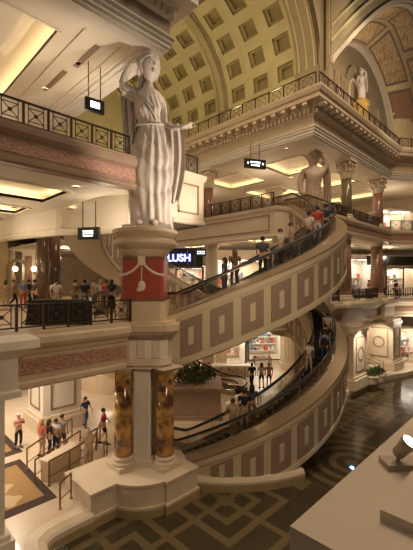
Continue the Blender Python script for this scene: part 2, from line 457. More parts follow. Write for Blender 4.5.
m = MB(); m.box((7.9, 12.8, 12.6), (10.0, 17.5, 12.7)); m.box((7.9, 17.5, 12.55), (8.7, 27, 12.7)); struct('ceiling_infill', m, PLASTER)
cl_ = tray_ceiling('ceiling_left', (-14, 9.3), (13.2, 44), 18.75, [(-6, 6.2, 14.9, 25.4), (-6, 6.0, 29.5, 33)], depth=.7)
m = MB(); m.box((4.3, 15.2, 19.0), (4.75, 25.2, 19.44)); m.box((-6, 18.6, 19.0), (5.2, 19.3, 19.44)); m.box((-6, 22.0, 19.0), (5.2, 22.6, 19.44)); m.box((4.1, 15.2, 18.95), (4.95, 25.2, 19.05)); m.build('ceiling_beams', PLASTER, cl_)
m = MB(); m.box((6.9, 14, 18.68), (7.0, 30, 18.76)); m.box((8.6, 14, 18.68), (8.7, 30, 18.76)); m.build('ceiling_moulding', PLASTER, cl_)
tray_ceiling('ceiling_gallery', (23.6, 62), (13.4, 46), 18.75,
             [(26.5, 31, 15.5, 19.5), (33, 38, 15.5, 19.5), (26.5, 31, 22, 27), (33, 38, 22, 27), (41, 46, 15.5, 24), (26.5, 31, 30, 36)], depth=.5)
tray_ceiling('ceiling_shops', (21.5, 62), (15.2, 60), 12.05, [(24.5, 27.5, 17, 21), (30, 38, 15.5, 19), (24.5, 27.5, 24, 30)], depth=.12, th=.05)
m = MB(); m.box((26.2, 12.8, 12.05), (62, 15.2, 12.12)); struct('ceiling_strip', m, PLASTER)
tray_ceiling('ceiling_back', (11, 20.6), (27.6, 60), 11.4, [(13, 18.5, 30, 35)], depth=.4)
m = MB(); m.prism([(38.3, 13.4), (38.6, 12.6), (44.6, 8.6), (44.6, -6), (62, -6), (62, 13.4)], 18.75, 18.87); m.prism(RC_, 12.05, 12.12); struct('ceiling_corner', m, PLASTER)
m = MB(); m.box((11, 37, 18.7), (23.6, 44, 18.9)); struct('ceiling_far', m, PLASTER)

# ---- the high entablature (moulded architrave, frieze, dentil cornice)
arch_prof = [(-1.1, 19.0), (-1.1, 18.72), (-.95, 18.72), (-.95, 18.58), (-.75, 18.58), (-.75, 18.46), (-.12, 18.46), (-.12, 18.52), (0, 18.52),
             (0, 18.66), (.07, 18.66), (.07, 18.82), (.15, 18.86), (.15, 18.98), (.24, 19.04), (.24, 19.1), (-.3, 19.1)]
def high_entab(path, dent_segs, side):
    o = trim(MB().sweep(arch_prof, path), WHITE)
    MB().sweep([(-.9, 19.05), (.05, 19.05), (.05, 19.85), (-.9, 19.85)], path).build('frieze', STONE_D if side == 'left' else STONE, o)
    MB().sweep([(-.9, 19.85), (.10, 19.85), (.18, 19.95), (.18, 20.25), (.30, 20.3), (.34, 20.5), (.95, 20.55), (.95, 20.85), (1.05, 20.9), (1.15, 21.15), (1.15, 21.3), (-.9, 21.3)], path).build('cornice', STONE if side != 'left' else WHITE, o)
    dn = MB(); md = MB()
    for (a, b) in dent_segs:
        a = Vector(a); b = Vector(b); d = (b - a).normalized(); nn = Vector((d.y, -d.x)); Ln = (b - a).length
        rz = math.atan2(d.y, d.x)
        k = 0
        while k * .34 < Ln:
            p = a + d * (k * .34) + nn * .26; dn.cbox((p.x, p.y, 20.1), (.19, .18, .24), rz); k += 1
        k = 0
        while k * .85 < Ln:
            p = a + d * (k * .85) + nn * .62; md.cbox((p.x, p.y, 20.44), (.36, .56, .2), rz); k += 1
    dn.build('dentil_row', STONE_L, o); md.build('modillion_row', STONE_L, o)
    return o
high_entab([(-14, YW), (10.1, YW), (10.1, 37)], [((-6, YW), (10.1, YW))], 'left')
high_entab([(XW, 37), (XW, 12.4), (38.2, 12.4), (44, 8.4), (44, -6)], [((XW, 33), (XW, 12.4)), ((XW, 12.4), (38.2, 12.4))], 'right')
m = MB(); m.box((24, 13.3, 21.1), (62, 46, 21.3)); m.box((24, 13.0, 20.0), (24.2, 46, 21.1)); m.box((-14, 13.4, 21.1), (9, 46, 21.3)); struct('floor_attic', m, STONE)

# ---- coffered barrel vault behind, springing from the gallery
VX, VZ, VR = 17.6, 24.0, 7.2
def vp(phi, y, r): return Vector((VX + r * math.cos(phi), y, VZ + r * math.sin(phi)))
def coffers(y0, y1, ny, nphi=11):
    m = MB(); d = MB(); dp = PI / nphi; dy = (y1 - y0) / ny
    for i in range(nphi):
        for j in range(ny):
            a0, a1 = i * dp, (i + 1) * dp; b0, b1 = y0 + j * dy, y0 + (j + 1) * dy
            rs = []
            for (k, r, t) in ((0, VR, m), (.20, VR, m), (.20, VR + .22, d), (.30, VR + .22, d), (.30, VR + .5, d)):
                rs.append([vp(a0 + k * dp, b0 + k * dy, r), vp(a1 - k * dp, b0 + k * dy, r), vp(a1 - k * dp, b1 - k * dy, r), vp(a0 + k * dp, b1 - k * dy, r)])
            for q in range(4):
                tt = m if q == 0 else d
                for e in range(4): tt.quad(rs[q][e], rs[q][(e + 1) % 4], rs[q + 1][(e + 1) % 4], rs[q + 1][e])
            d.quad(*rs[4])
    return m, d
vm = None
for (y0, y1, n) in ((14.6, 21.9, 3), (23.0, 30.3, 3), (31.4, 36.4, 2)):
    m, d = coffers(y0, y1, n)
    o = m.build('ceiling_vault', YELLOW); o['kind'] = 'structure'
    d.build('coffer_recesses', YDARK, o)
def rib(y0, y1, r0, r1, mt=RIBM, n=40):
    prof = [(r1, y0), (r0 + .18, y0), (r0 + .18, y0 + .18), (r0, y0 + .18), (r0, y1 - .18), (r0 + .18, y1 - .18), (r0 + .18, y1), (r1, y1)]
    m = MB(); m.rings([[vp(PI * k / n, y, r) for (r, y) in prof] for k in range(n + 1)])
    o = trim(m, mt, False)
    l = MB(); rr = r0 + .0
    for yy in (y0 + .38, (y0 + y1) / 2, y1 - .38):
        l.rings([[vp(PI * k / n, yy + a, rr + b) for (a, b) in ((-.05, 0), (-.05, -.06), (.05, -.06), (.05, 0))] for k in range(n + 1)])
    l.build('moulding', YELLOW, o)
    for s in (0, 1):
        x0, x1 = (VX + r0, VX + r1) if s == 0 else (VX - r1, VX - r0)
        MB().box((x0, y0, L3), (x1, y1, VZ)).build('rib_pier', mt, o)
    return o
rib(21.9, 23.0, 6.85, 7.7); rib(30.3, 31.4, 6.85, 7.7)
rib(12.6, 14.6, 6.5, 7.7)
m = MB(); m.box((VX + 7.2, 14.6, L3), (VX + 7.5, 37, VZ)); m.box((VX - 7.5, 14.6, L3), (VX - 7.2, 37, VZ))
struct('wall_vault', m, YELLOW)
m = MB(); m.box((8, 36.4, 18.8), (27, 36.7, 33)); struct('wall_apse', m, YELLOW)

# ---- front spandrel wall over both arches + painted vault on the right
def spandrel(x0, x1, ztop, cx, cz, r, y, thick, n=28):
    m = MB()
    arc = [(cx + r * math.cos(PI - PI * k / n), cz + r * math.sin(PI - PI * k / n)) for k in range(n + 1)]
    for k in range(n):
        (xa, za), (xb, zb) = arc[k], arc[k + 1]
        for yy in (y, y + thick): m.quad((xa, yy, za), (xb, yy, zb), (xb, yy, ztop), (xa, yy, ztop))
    if x0 < cx - r: m.box((x0, y, L3), (cx - r, y + thick, ztop))
    if x1 > cx + r: m.box((cx + r, y, L3), (x1, y + thick, ztop))
    return m
struct('wall_spandrel', spandrel(9, 26.0, 38, VX, VZ, 6.5, 12.45, .2), RIBM)
AX, AZ, AR = 38.7, 24.0, 8.6
n = 36
def avp(phi, y, r): return Vector((AX + r * math.cos(phi), y, AZ + r * math.sin(phi)))
def front(k, y=12.2, up=0.0):        # wide flattened front arch
    t = -1 + 2 * k / n; x = 46 + 21.4 * t
    return Vector((x, y, 24 + 15.4 * (1 - abs(t) ** 1.4) + up))
m = MB()
for k in range(n):
    for y in (12.2, 12.0):
        a, b = front(k, y), front(k + 1, y); m.quad(a, b, Vector((b.x, y, 44)), Vector((a.x, y, 44)))
m.box((24.4, 12.0, L3), (24.7, 12.25, 44)); struct('wall_painted', m, RIBM)
m = MB(); m.rings([[front(k, 12.1).lerp(avp(PI - PI * k / n, 15.4, AR), f) + Vector((0, 0, q)) for (f, q) in ((0, 0), (.5, .35), (1, 0), (1, .2), (.5, .55), (0, .2))] for k in range(n + 1)])
mv = struct('ceiling_painted_vault', m, VAULTC, True)
def strip(pts_fn, w0, w1, mt, nm, par):
    m = MB(); m.rings([[pts_fn(k, w0, 0), pts_fn(k, w1, 0), pts_fn(k, w1, -.12), pts_fn(k, w0, -.12)] for k in range(n + 1)]); return m.build(nm, mt, par)
def sp_(k, f, q):
    return front(k, 12.1).lerp(avp(PI - PI * k / n, 15.4, AR), f) + Vector((0, 0, .35 * (1 - abs(2 * f - 1)) + q))
strip(sp_, 0, .09, STONE_L, 'arch_border', mv); strip(sp_, .93, 1, STONE_L, 'arch_border', mv)
def patch(k0, k1, f0, f1, mt, nm, off, par=None):
    m = MB(); nk, nf = 8, 6
    P_ = [[sp_(k0 + (k1 - k0) * i / nk, f0 + (f1 - f0) * j / nf, -off) for j in range(nf + 1)] for i in range(nk + 1)]
    for i in range(nk):
        for j in range(nf): m.quad(P_[i][j], P_[i + 1][j], P_[i + 1][j + 1], P_[i][j + 1])
    return m.build(nm, mt, par or mv)
def framed(k0, k1, f0, f1, mt, nm):
    b = patch(k0, k1, f0, f1, STONE_D, 'panel_surround', .05)
    patch(k0 + .35, k1 - .35, f0 + .03, f1 - .03, mt, nm, .08)
framed(2.2, 7.5, .12, .88, PINKP, 'rose_panel')
framed(8.3, 11.2, .52, .90, PINKP, 'rose_panel')
framed(8.3, 15.5, .10, .46, MURAL, 'painted_panel')
framed(12.0, 17.5, .52, .90, MURAL, 'painted_panel'); framed(18.2, 25.5, .52, .90, MURAL, 'painted_panel')
framed(26.3, 30.5, .52, .90, PINKP, 'rose_panel')
framed(16.3, 22.0, .10, .46, MURAL, 'painted_panel'); framed(22.8, 29.0, .10, .46, MURAL, 'painted_panel')
m = MB(); m.rings([[front(k, 11.98, u) if c == 0 else front(k, 11.8, u) for (c, u) in ((0, 0), (1, 0), (1, .45), (0, .45))] for k in range(n + 1)])
trim(m, STONE_L)
for (ua, ub) in ((1.5, 1.8), (2.6, 2.8)):
    m = MB(); m.rings([[front(k, 11.98, u) if c == 0 else front(k, 11.85, u) for (c, u) in ((0, ua), (1, ua), (1, ub), (0, ub))] for k in range(n + 1)])
    trim(m, YELLOW)
m = MB()
def pend(ks, top):
    pts = [front(k, 12.0, 3.1) for k in ks]
    m.vprism([(p.x, p.z) for p in pts] + top, (0, 11.92, 0), (1, 0, 0), .06)
#pend([2, 3, 4, 5, 6], [(32.0, 39.5), (28.5, 38.5), (26.8, 31.5)])
pend([7, 8, 9, 10, 11, 12], [(38.2, 41.5), (33.0, 41.5), (32.6, 37.0)])
pend([24, 25, 26, 27, 28], [(60, 38), (58, 42)])
trim(m, PINKP)
# lunette wall with round-headed recess
m = MB(); m.vprism([(AX + AR * math.cos(PI * k / n), AZ + AR * math.sin(PI * k / n)) for k in range(n + 1)] + [(AX - AR, L3), (AX + AR, L3)], (0, 15.4, 0), (1, 0, 0), .2)
lw = struct('wall_lunette', m, RIBM)
def arched(cx, w, z0, zs, y, dep, mt, name, parent, bw=.35):
    k = 14
    ar = lambda r: [(cx + r * math.cos(PI * i / k), zs + r * math.sin(PI * i / k)) for i in range(k + 1)]
    out = [(cx + w / 2 + bw, z0)] + ar(w / 2 + bw) + [(cx - w / 2 - bw, z0)]
    inn = [(cx + w / 2, z0)] + ar(w / 2) + [(cx - w / 2, z0)]
    q = MB()
    for i in range(len(out) - 1):
        a, b, c, d = out[i], out[i + 1], inn[i + 1], inn[i]
        f = [Vector((p[0], y, p[1])) for p in (a, b, c, d)]; g = [Vector((p[0], y - dep, p[1])) for p in (a, b, c, d)]
        q.quad(*g); q.quad(f[0], f[1], g[1], g[0]); q.quad(f[2], f[3], g[3], g[2])
    q.build(name, mt, parent)
arched(36.6, 3.4, L3, 28.0, 15.38, .3, RIBM, 'niche_surround', lw)
arched(36.6, 2.2, L3, 27.6, 15.38, .16, STONE_L, 'niche_arch', lw, .22)
for x in (32.6, 34.0, 40.4, 43.5):
    MB().box((x - .5, 15.15, L3), (x + .5, 15.38, 28.0)).build('pilaster', RIBM, lw)
    MB().box((x - .3, 15.05, L3 + .4), (x + .3, 15.16, 27.5)).build('pilaster_panel', STONE_D, lw)

# ---- walls round the back
m = MB(); m.box((-14, 44, -.5), (62, 44.4, 19)); struct('wall_back', m, STONE)
m = MB(); m.box((-14.4, 12.6, 0), (-14, 44, 19)); struct('wall_left', m, STONE)
m = MB(); m.box((50, -6, 0), (50.4, 44, 19)); struct('wall_right', m, STONE)
YWALL = mat('ochre_wall', (.62, .48, .24), .7)
m = MB(); m.box((-14, 38, L1), (11, 38.3, 12.1))
for k in range(7): m.box((-8 + k * 2.9, 37.7, L1), (-7.2 + k * 2.9, 38, 11.8))
wl = struct('wall_hall', m, YWALL)
for k in range(5):
    arched(1.4 + k * 2.6, 1.3, L1, 9.6, 37.95, .25, RIBM, 'niche_arch', wl, .25)
# ================================================================ ESCALATORS
SPIN = -PI / 4     # local axes: x = lateral, y = depth seen from the viewpoint
TH0, TH1 = -113.0, 27.0
def rise(th, z0, h=L1):
    t = (th - TH0) / (TH1 - TH0)
    t = min(max(t, 0), 1)
    e = .03
    # soften both ends
    if t < e: t = t * t / (2 * e) + e * .0
    elif t > 1 - e: t = 1 - (1 - t) ** 2 / (2 * e) - e
    else: t = t - e / 2
    return z0 + h * t / (1 - e)
RO, RI = 7.26, 5.25
def pol(r, th, z): a = math.radians(th); return Vector((r * math.cos(a), r * math.sin(a), z))
def arcs(a, b, st=2.5):
    n = max(2, int(round((b - a) / st))); return [a + (b - a) * i / n for i in range(n + 1)]
def escalator(label, center, rot, z0, panels, inner_panels=(), zclip=None, group=None, a0=-124.0, a1=44.0):
    root = thing('spiral_escalator', label, 'escalator', (center.x, center.y, z0), rot, group)
    A = arcs(a0, a1)
    clip = (lambda z: z) if zclip is None else (lambda z: max(z, zclip - z0))
    zd = lambda th: rise(th, .12)
    T = 2.35
    # fascia: outer skin, inner skin and soffit as one shell
    m = MB(); rs = []
    for th in A:
        z = zd(th)
        rs.append([pol(RO, th, z), pol(RO, th, clip(z - T)), pol(RO - .12, th, clip(z - T - .08)), pol(RI + .12, th, clip(z - T - .08)), pol(RI, th, clip(z - T)), pol(RI, th, z), pol(RI + .05, th, z), pol(RI + .06, th, clip(z - .5)), pol(RO - .06, th, clip(z - .5)), pol(RO - .05, th, z)])
    m.rings(rs); m.build('fascia', ESCF, root)
    for r, s in ((RO, 1), (RI, -1)):
        m = MB()
        for (za, zb, w) in ((-.28, 0, .06), (-T, -T + .2, .05)):
            rs = []
            for th in A:
                z = zd(th); rs.append([pol(r, th, clip(z + za)), pol(r + s * w, th, clip(z + za)), pol(r + s * w, th, clip(z + zb) + .001), pol(r, th, clip(z + zb) + .001)])
            m.rings(rs)
        m.build('trim_band', ESCF, root)
    # decks
    m = MB()
    m.rings([[pol(RO + .08, th, zd(th) - .02), pol(RO + .08, th, zd(th) + .04), pol(6.74, th, zd(th) + .2), pol(6.70, th, zd(th) + .0)] for th in A]); m.build('outer_deck', DECKM, root)
    m = MB(); m.rings([[pol(RI - .06, th, zd(th) - .02), pol(RI - .06, th, zd(th) + .04), pol(5.46, th, zd(th) + .2), pol(5.50, th, zd(th))] for th in A]); m.build('inner_deck', DECKM, root)
    # glass + handrails
    for r, nm in ((6.72, 'outer'), (5.48, 'inner')):
        G = arcs(a0 + 1, a1 - 1)
        m = MB(); m.rings([[pol(r - .008, th, zd(th) + .15), pol(r + .008, th, zd(th) + .15), pol(r + .008, th, zd(th) + .92), pol(r - .008, th, zd(th) + .92)] for th in G])
        g = m.build('glass_balustrade', GLASS, root)
        for th in G[::5]: MB().tube([pol(r, th, zd(th) + .15), pol(r, th, zd(th) + .9)], .018, 5).build('joint_post', CHROME, g)
        pts = [pol(r, G[0], .35), pol(r, G[0] - 2.0, .45), pol(r, G[0] - 3.0, .68), pol(r, G[0] - 2.0, .92), pol(r, G[0], 1.04)]
        pts += [pol(r, th, zd(th) + .95) for th in G[1:-1]]
        e = zd(G[-1]); pts += [pol(r, G[-1], e + .93), pol(r, G[-1] + 2, e + .83), pol(r, G[-1] + 3, e + .58), pol(r, G[-1] + 2, e + .35), pol(r, G[-1], e + .25)]
        MB().tube(pts, .055, 6).build('handrail', RUBBER, root, True)
        MB().rings([[pol(r - .05, th, zd(th) + .86), pol(r + .05, th, zd(th) + .86), pol(r + .05, th, zd(th) + .905), pol(r - .05, th, zd(th) + .905)] for th in G]).build('rail_track', CHROME, root)
        MB().rings([[pol(r - .05, th, zd(th) + .12), pol(r + .05, th, zd(th) + .12), pol(r + .05, th, zd(th) + .24), pol(r - .05, th, zd(th) + .24)] for th in G]).build('skirt_trim', CHROME, root)
    # steps
    m = MB(); st = 3.6; th = TH0
    while th < TH1:
        z = rise(th + st / 2, 0.0) + .0
        a = [pol(5.53, th, z), pol(6.67, th, z), pol(6.67, th + st, z), pol(5.53, th + st, z)]
        b = [v - Vector((0, 0, .30)) for v in a]
        m.quad(*a); m.quad(a[0], a[1], b[1], b[0]); m.quad(a[2], a[3], b[3], b[2])
        th += st
    m.build('steps', STEPM, root)
    m = MB()
    for (q0, q1, z) in ((a0, TH0, 0), (TH1, a1, L1)):
        Q = arcs(q0, q1)
        m.rings([[pol(5.5, t, z + .0), pol(6.7, t, z + .0), pol(6.7, t, z - .15), pol(5.5, t, z - .15)] for t in Q])
    m.build('landing_plate', CHROME, root)
    # decorative panels
    def pan(r, s, tc, wd, top=-.42, bot=-T + .33):
        def ring(t0, t1, za, zb, o0, o1):
            m = MB(); Q = arcs(t0, t1, 1.3)
            m.rings([[pol(r + s * o0, t, clip(zd(t) + zb) if zb < -1 else zd(t) + zb), pol(r + s * o1, t, clip(zd(t) + zb)), pol(r + s * o1, t, clip(zd(t) + za)), pol(r + s * o0, t, clip(zd(t) + za))] for t in Q]); return m
        if zclip is not None and zd(tc) + top < zclip - z0 + .3: return
        if zclip is not None:
            lim = zclip - z0 + .22 - zd(tc); 
            bot = max(bot, lim)
        p = ring(tc - wd / 2, tc + wd / 2, top, bot, -.01, .045).build('panel', PANELB, root)
        f = MB()
        ring(tc - .9, tc + .9, max((top + bot) / 2 + .38, bot + .3) if bot > -1.6 else (top + bot) / 2 + .38, max((top + bot) / 2 - .38, bot), .04, .075).build('panel_inset', ESCF, p)
    for tc in panels: pan(RO, 1, tc, 7.7)
    for tc in inner_panels: pan(RI, -1, tc, 9.5)
    return root
C1 = ld(1.0, 22.7); C2 = ld(-.9, 21.7)
PN = [-103.2 + 10.5 * k for k in range(12)]
PNL = [-92.7 + 10.5 * k for k in range(11)]
IN = [-100 + 12.5 * k for k in range(11)]
e_up = escalator('upper front spiral escalator with taupe panels, climbing right from the pillar to the top gallery', C1, SPIN, L1, PN, IN)
e_lo = escalator('lower front spiral escalator with taupe panels, rising from the pool edge', C1, SPIN, 0, PNL, IN, zclip=-.62)
ROT2 = SPIN + PI + math.radians(5); TH1 = 14.0
e2u = escalator('upper rear spiral escalator, pale underside showing behind the crowd at left', C2, ROT2, L1, PN, IN, a1=21.0)
TH1 = 27.0
e2l = escalator('lower rear spiral escalator starting beside the planted stone box', C2, SPIN + PI, 0, PNL, IN, zclip=-.05)
# base ledge in the water under the lower escalator
m = MB(); m.rings([[C1 + Matrix.Rotation(SPIN, 3, 'Z') @ pol(r, t, z) for (r, z) in ((RI, -.62), (RO + .22, -.62), (RO + .22, -.2), (RO + .14, -.08), (RO + .02, -.04), (RI, -.04))] for t in arcs(-128, -63)])
trim(m, STONE_L)

# ================================================================ COLUMNS AND PIER
def capital(z0, z1, r, mt, root, leaf=True):
    h = z1 - z0
    m = MB(); m.lathe([(r * .95, z0), (r * 1.12, z0 + .04), (r * .95, z0 + .09), (r * 1.05, z0 + h * .4), (r * 1.35, z0 + h * .8), (r * 1.3, z0 + h * .84)], n=20)
    m.cbox((0, 0, z1 - h * .07), (r * 3.1, r * 3.1, h * .14), PI / 4 * 0)
    if leaf:
        for row, (zz, rr, n, ln) in enumerate(((.10, 1.02, 8, .34), (.36, 1.12, 8, .34))):
            for k in range(n):
                a = 2 * PI * (k + .5 * row) / n
                d = Vector((math.cos(a), math.sin(a), 0)); s = Vector((-d.y, d.x, 0)) * r * .3
                p0 = d * r * rr + Vector((0, 0, z0 + h * zz)); p1 = d * r * (rr + .12) + Vector((0, 0, z0 + h * (zz + ln * .7))); p2 = d * r * (rr + .5) + Vector((0, 0, z0 + h * (zz + ln))); p3 = d * r * (rr + .55) + Vector((0, 0, z0 + h * (zz + ln - .1)))
                m.rings([[p - s * w, p + d * r * .1, p + s * w, p - d * r * .03] for p, w in ((p0, 1), (p1, 1.05), (p2, .7), (p3, .3))])
        for k in range(4):
            a = PI / 4 + k * PI / 2; d = Vector((math.cos(a), math.sin(a), 0))
            c = d * r * 1.72; m.ball((c.x, c.y, z0 + h * .74), (r * .28, r * .28, h * .11), 8, 6)
    m.build('capital', mt, root)
def base(z0, r, mt, root, h=.5):
    m = MB(); m.cbox((0, 0, z0 + h * .18), (r * 2.7, r * 2.7, h * .36))
    m.lathe([(r * 1.3, z0 + h * .36), (r * 1.36, z0 + h * .46), (r * 1.28, z0 + h * .58), (r * 1.1, z0 + h * .62), (r * 1.1, z0 + h * .72), (r * 1.2, z0 + h * .8), (r * 1.15, z0 + h * .92), (r * 1.0, z0 + h)], n=24)
    m.build('base', mt, root)
def column(label, x, y, z0, z1, r, mt, cap=1.6, leaf=True, capm=STONE_L, group=None, bh=.5, rz=0):
    t = thing('column', label, 'column', (x, y, z0), rz, group); H = z1 - z0
    base(0, r, STONE_L, t, bh)
    MB().lathe([(r, bh), (r * 1.0, bh + (H - bh - cap) * .35), (r * .9, H - cap)], n=28).build('shaft', mt, t, True)
    capital(H - cap, H, r * .95, capm, t, leaf)
    return t

# plinth of the great pier in the pool
pl = thing('stone_plinth', 'big stepped stone plinth with rounded front standing in the pool', 'plinth', (8.6, 12.6, -.62))
def P(m): return m
o0 = Vector((8.6, 12.6, -.62))
def rel(p): return (p[0] - o0.x, p[1] - o0.y)
m = MB()
for (g, z0_, z1_) in ((.08, 0, .42), (0, .42, 1.17), (.05, 1.17, 1.27)):
    m.box((6.25 - g - o0.x, 12.15 - g - o0.y, z0_), (8.3 - o0.x, 14.3 - o0.y, z1_))
    m.box((8.7 - g - o0.x, 10.85 - g - o0.y, z0_), (10.3 + g - o0.x, 13.3 - o0.y, z1_))
    m.lathe([(1.75 + g, z0_), (1.75 + g, z1_ - .001)], (8.95 - o0.x, 12.72 - o0.y, 0), 48)
m.build('body', STONE_L, pl)
ZP = .65
# pier columns
for (lb, x, y) in (('golden marble column nearer the stair rails, left one of the pair on the pool plinth', 8.15, 13.05), ('golden marble column nearer the escalator, right one of the pair on the pool plinth', 9.40, 11.85)):
    column(lb, x, y, ZP, 4.8, .37, MARBLE, cap=.22, leaf=False, bh=.5, rz=0)
pp = thing('pier', 'tall pale stone pier with fluted pilaster carrying the colossal statue', 'pier', (9.1, 12.9, ZP), -PI / 4)
# local x = right, y = away from the viewpoint
m = MB(); m.box((-.85, -.1, 0), (.85, 1.5, 4.15)); m.build('core', STONE_L, pp)
m = MB(); m.box((-.52, -.7, .0), (.52, .1, .16)); m.box((-.46, -.66, .16), (.46, .1, .3)); m.box((-.36, -.55, .3), (.36, .1, 4.15))
for k in range(5): m.box((-.30 + k * .13, -.60, .5), (-.22 + k * .13, -.55, 3.95))
m.build('pilaster', WHITE, pp)
def octa(w, d, c): return [(-w, -d + c), (-w + c, -d), (w - c, -d), (w, -d + c), (w, d), (-w, d)]
def sblock(m, w, d, z0, z1, c=.35): m.prism([(x, y + .25) for x, y in octa(w, d, c)], z0 - ZP, z1 - ZP)
m = MB()
sblock(m, 1.12, 1.05, 4.75, 4.9); sblock(m, 1.22, 1.15, 4.9, 5.05); sblock(m, 1.12, 1.05, 5.05, 5.15)
m.build('architrave', STONE_L, pp)
m = MB(); sblock(m, 1.05, 1.0, 5.15, 5.95); m.build('frieze_block', WHITE, pp)
for x in (-.62, 0, .62):
    MB().box((x - .16, -.80, 5.2 - ZP), (x + .16, -.74, 5.9 - ZP)).build('frieze_panel', STONE_L, pp)
m = MB(); sblock(m, 1.12, 1.05, 5.95, 6.05); sblock(m, 1.25, 1.2, 6.05, 6.2); sblock(m, 1.45, 1.4, 6.2, 6.32, .45); sblock(m, 1.55, 1.5, 6.32, 6.58, .45); sblock(m, 1.35, 1.3, 6.58, 6.68)
m.build('cornice', STONE, pp)
m = MB(); sblock(m, .98, .95, 6.68, 7.5, .2); m.build('pedestal', STONE, pp)
m = MB(); sblock(m, .90, .88, 7.62, 9.25, .12); m.build('red_block', REDM, pp)
m = MB(); sblock(m, .94, .92, 7.5, 7.62, .12); m.build('lower_dark_band', BRONZEC, pp)
m = MB(); sblock(m, .94, .92, 9.25, 9.37, .12); m.build('upper_dark_band', BRONZEC, pp)
m = MB(); m.box((-.15, -.72, 9.0 - ZP), (.15, -.6, 9.37 - ZP))
m.build('crown_key', STONE_L, pp)
for s in (-1, 1):      # carved swags on the red face
    pts = [Vector((s * (.05 + .85 * t), -.64, 9.15 - ZP - .55 * math.sin(PI * .5 * t) ** .7)) for t in [i / 8 for i in range(9)]]
    MB().tube(pts, .06, 6).build('swag', STONE_L, pp)
m = MB(); m.ball((0, -.64, 8.15 - ZP), (.16, .05, .22), 8, 6); m.ball((-.12, -.64, 8.0 - ZP), (.1, .04, .1), 8, 6); m.tube([(0, -.64, 8.95 - ZP), (0, -.64, 8.3 - ZP)], .025, 6)
m.build('relief', STONE_L, pp)
m = MB(); q = 9.37 - ZP
m.lathe([(.92, q), (1.0, q + .1), (1.1, q + .3), (1.3, q + .45), (1.38, q + .55), (1.38, q + .68), (1.3, q + .76), (1.22, q + .80), (1.35, q + .95), (1.42, q + 1.02), (1.42, q + 1.15), (1.2, q + 1.22)], (0, .25, 0), 40)
m.build('drum', STONE, pp, False)
ZS = 9.37 + 1.22
# far-left pier of the lower bridge
m = MB(); m.box((1.5, 12.0, .0), (3.38, 14, 4.8)); m.box((1.3, 11.75, 0), (3.6, 14, .55)); m.box((1.4, 11.85, .55), (3.5, 14, .7))
m.sweep([(-.3, 4.75), (.1, 4.75), (.1, 4.95), (.02, 5.0), (.02, 5.95), (.2, 6.1), (.5, 6.3), (.5, 6.55), (.35, 6.68), (-.3, 6.68)], [(1.2, 12.5), (1.2, 12.05), (3.75, 12.05), (3.75, 12.5)])
m.build('stone_pier', WHITE)
bpy.data.objects['stone_pier']['label'] = 'pale stone pier at the left picture edge carrying the lower bridge'; bpy.data.objects['stone_pier']['category'] = 'pier'
# upper floor left columns
column('tall brown marble column behind the crowd, the nearest one at left', *at(47, 340, L1).xy, L1, 12.1, .46, BRONZEC, cap=.5, leaf=False, bh=.4) if False else None
c = ld(-10.1, 22.2); column('tall glossy brown marble column rising from the crowd at left', c.x, c.y, L1, 12.1, .37, BRONZEC, cap=.35, leaf=False, capm=BRONZEC, bh=.4)
c = ld(-10.05, 23.8); column('slimmer shadowed brown column close behind the glossy brown one', c.x, c.y, L1, 12.1, .40, BRONZEC, cap=.35, leaf=False, capm=BRONZEC, bh=.4)
c = ld(-18.2, 37.0)
t = thing('pilaster', 'white pilaster with carved panel on the ochre wall at far left', 'pilaster', (c.x, c.y, L1), -PI / 4)
MB().box((-.65, -.2, 0), (.65, .3, 4.6)).build('shaft', WHITE, t); MB().box((-.8, -.3, 4.6), (.8, .3, 5.4)).build('head', WHITE, t)
MB().box((-.35, -.26, .6), (.35, -.2, 4.2)).build('carved_panel', PINKC, t)
# gallery columns
GRP = 'gallery columns'
column('column with ornate capital and green marble shaft on the top gallery', 29.7, 13.1, L2, 18.46, .47, GREENC, 1.6)
column('brown marble column with ornate capital at the far right of the top gallery', 36.9, 13.1, L2, 18.46, .5, PINKC, 1.6)
column('brown column with ornate capital on the top gallery, left of the hanging sign', 23.4, 23.2, L2, 18.46, .52, PINKC, 1.7)
column('partly hidden column with wide capital behind the lattice railing on the top gallery', 33.4, 22.6, L2, 18.46, .6, PINKC, 1.0)
column('rose marble column on the middle floor, right behind the spiral escalator', 29.4, 13.1, L1, 12.2, .55, PINKC, .5, False)
column('rose marble column on the middle floor nearest the right picture edge', 36.6, 13.1, L1, 12.2, .58, PINKC, .5, False)
column('slim dark rose column squeezed beside its thicker neighbour on the middle floor', 28.2, 13.3, L1, 12.2, .34, PINKC, .4, False)
c = atd(212, 30, 0); column('lit beige column behind the two women on the escalator', c.x, c.y, L1, 11.4, .55, STONE_L, .3, False, bh=.3)
c = atd(10, 36, 0); column('pale column at the far left of the middle floor', c.x, c.y, L1, 12.1, .5, STONE_L, .3, False, bh=.3)

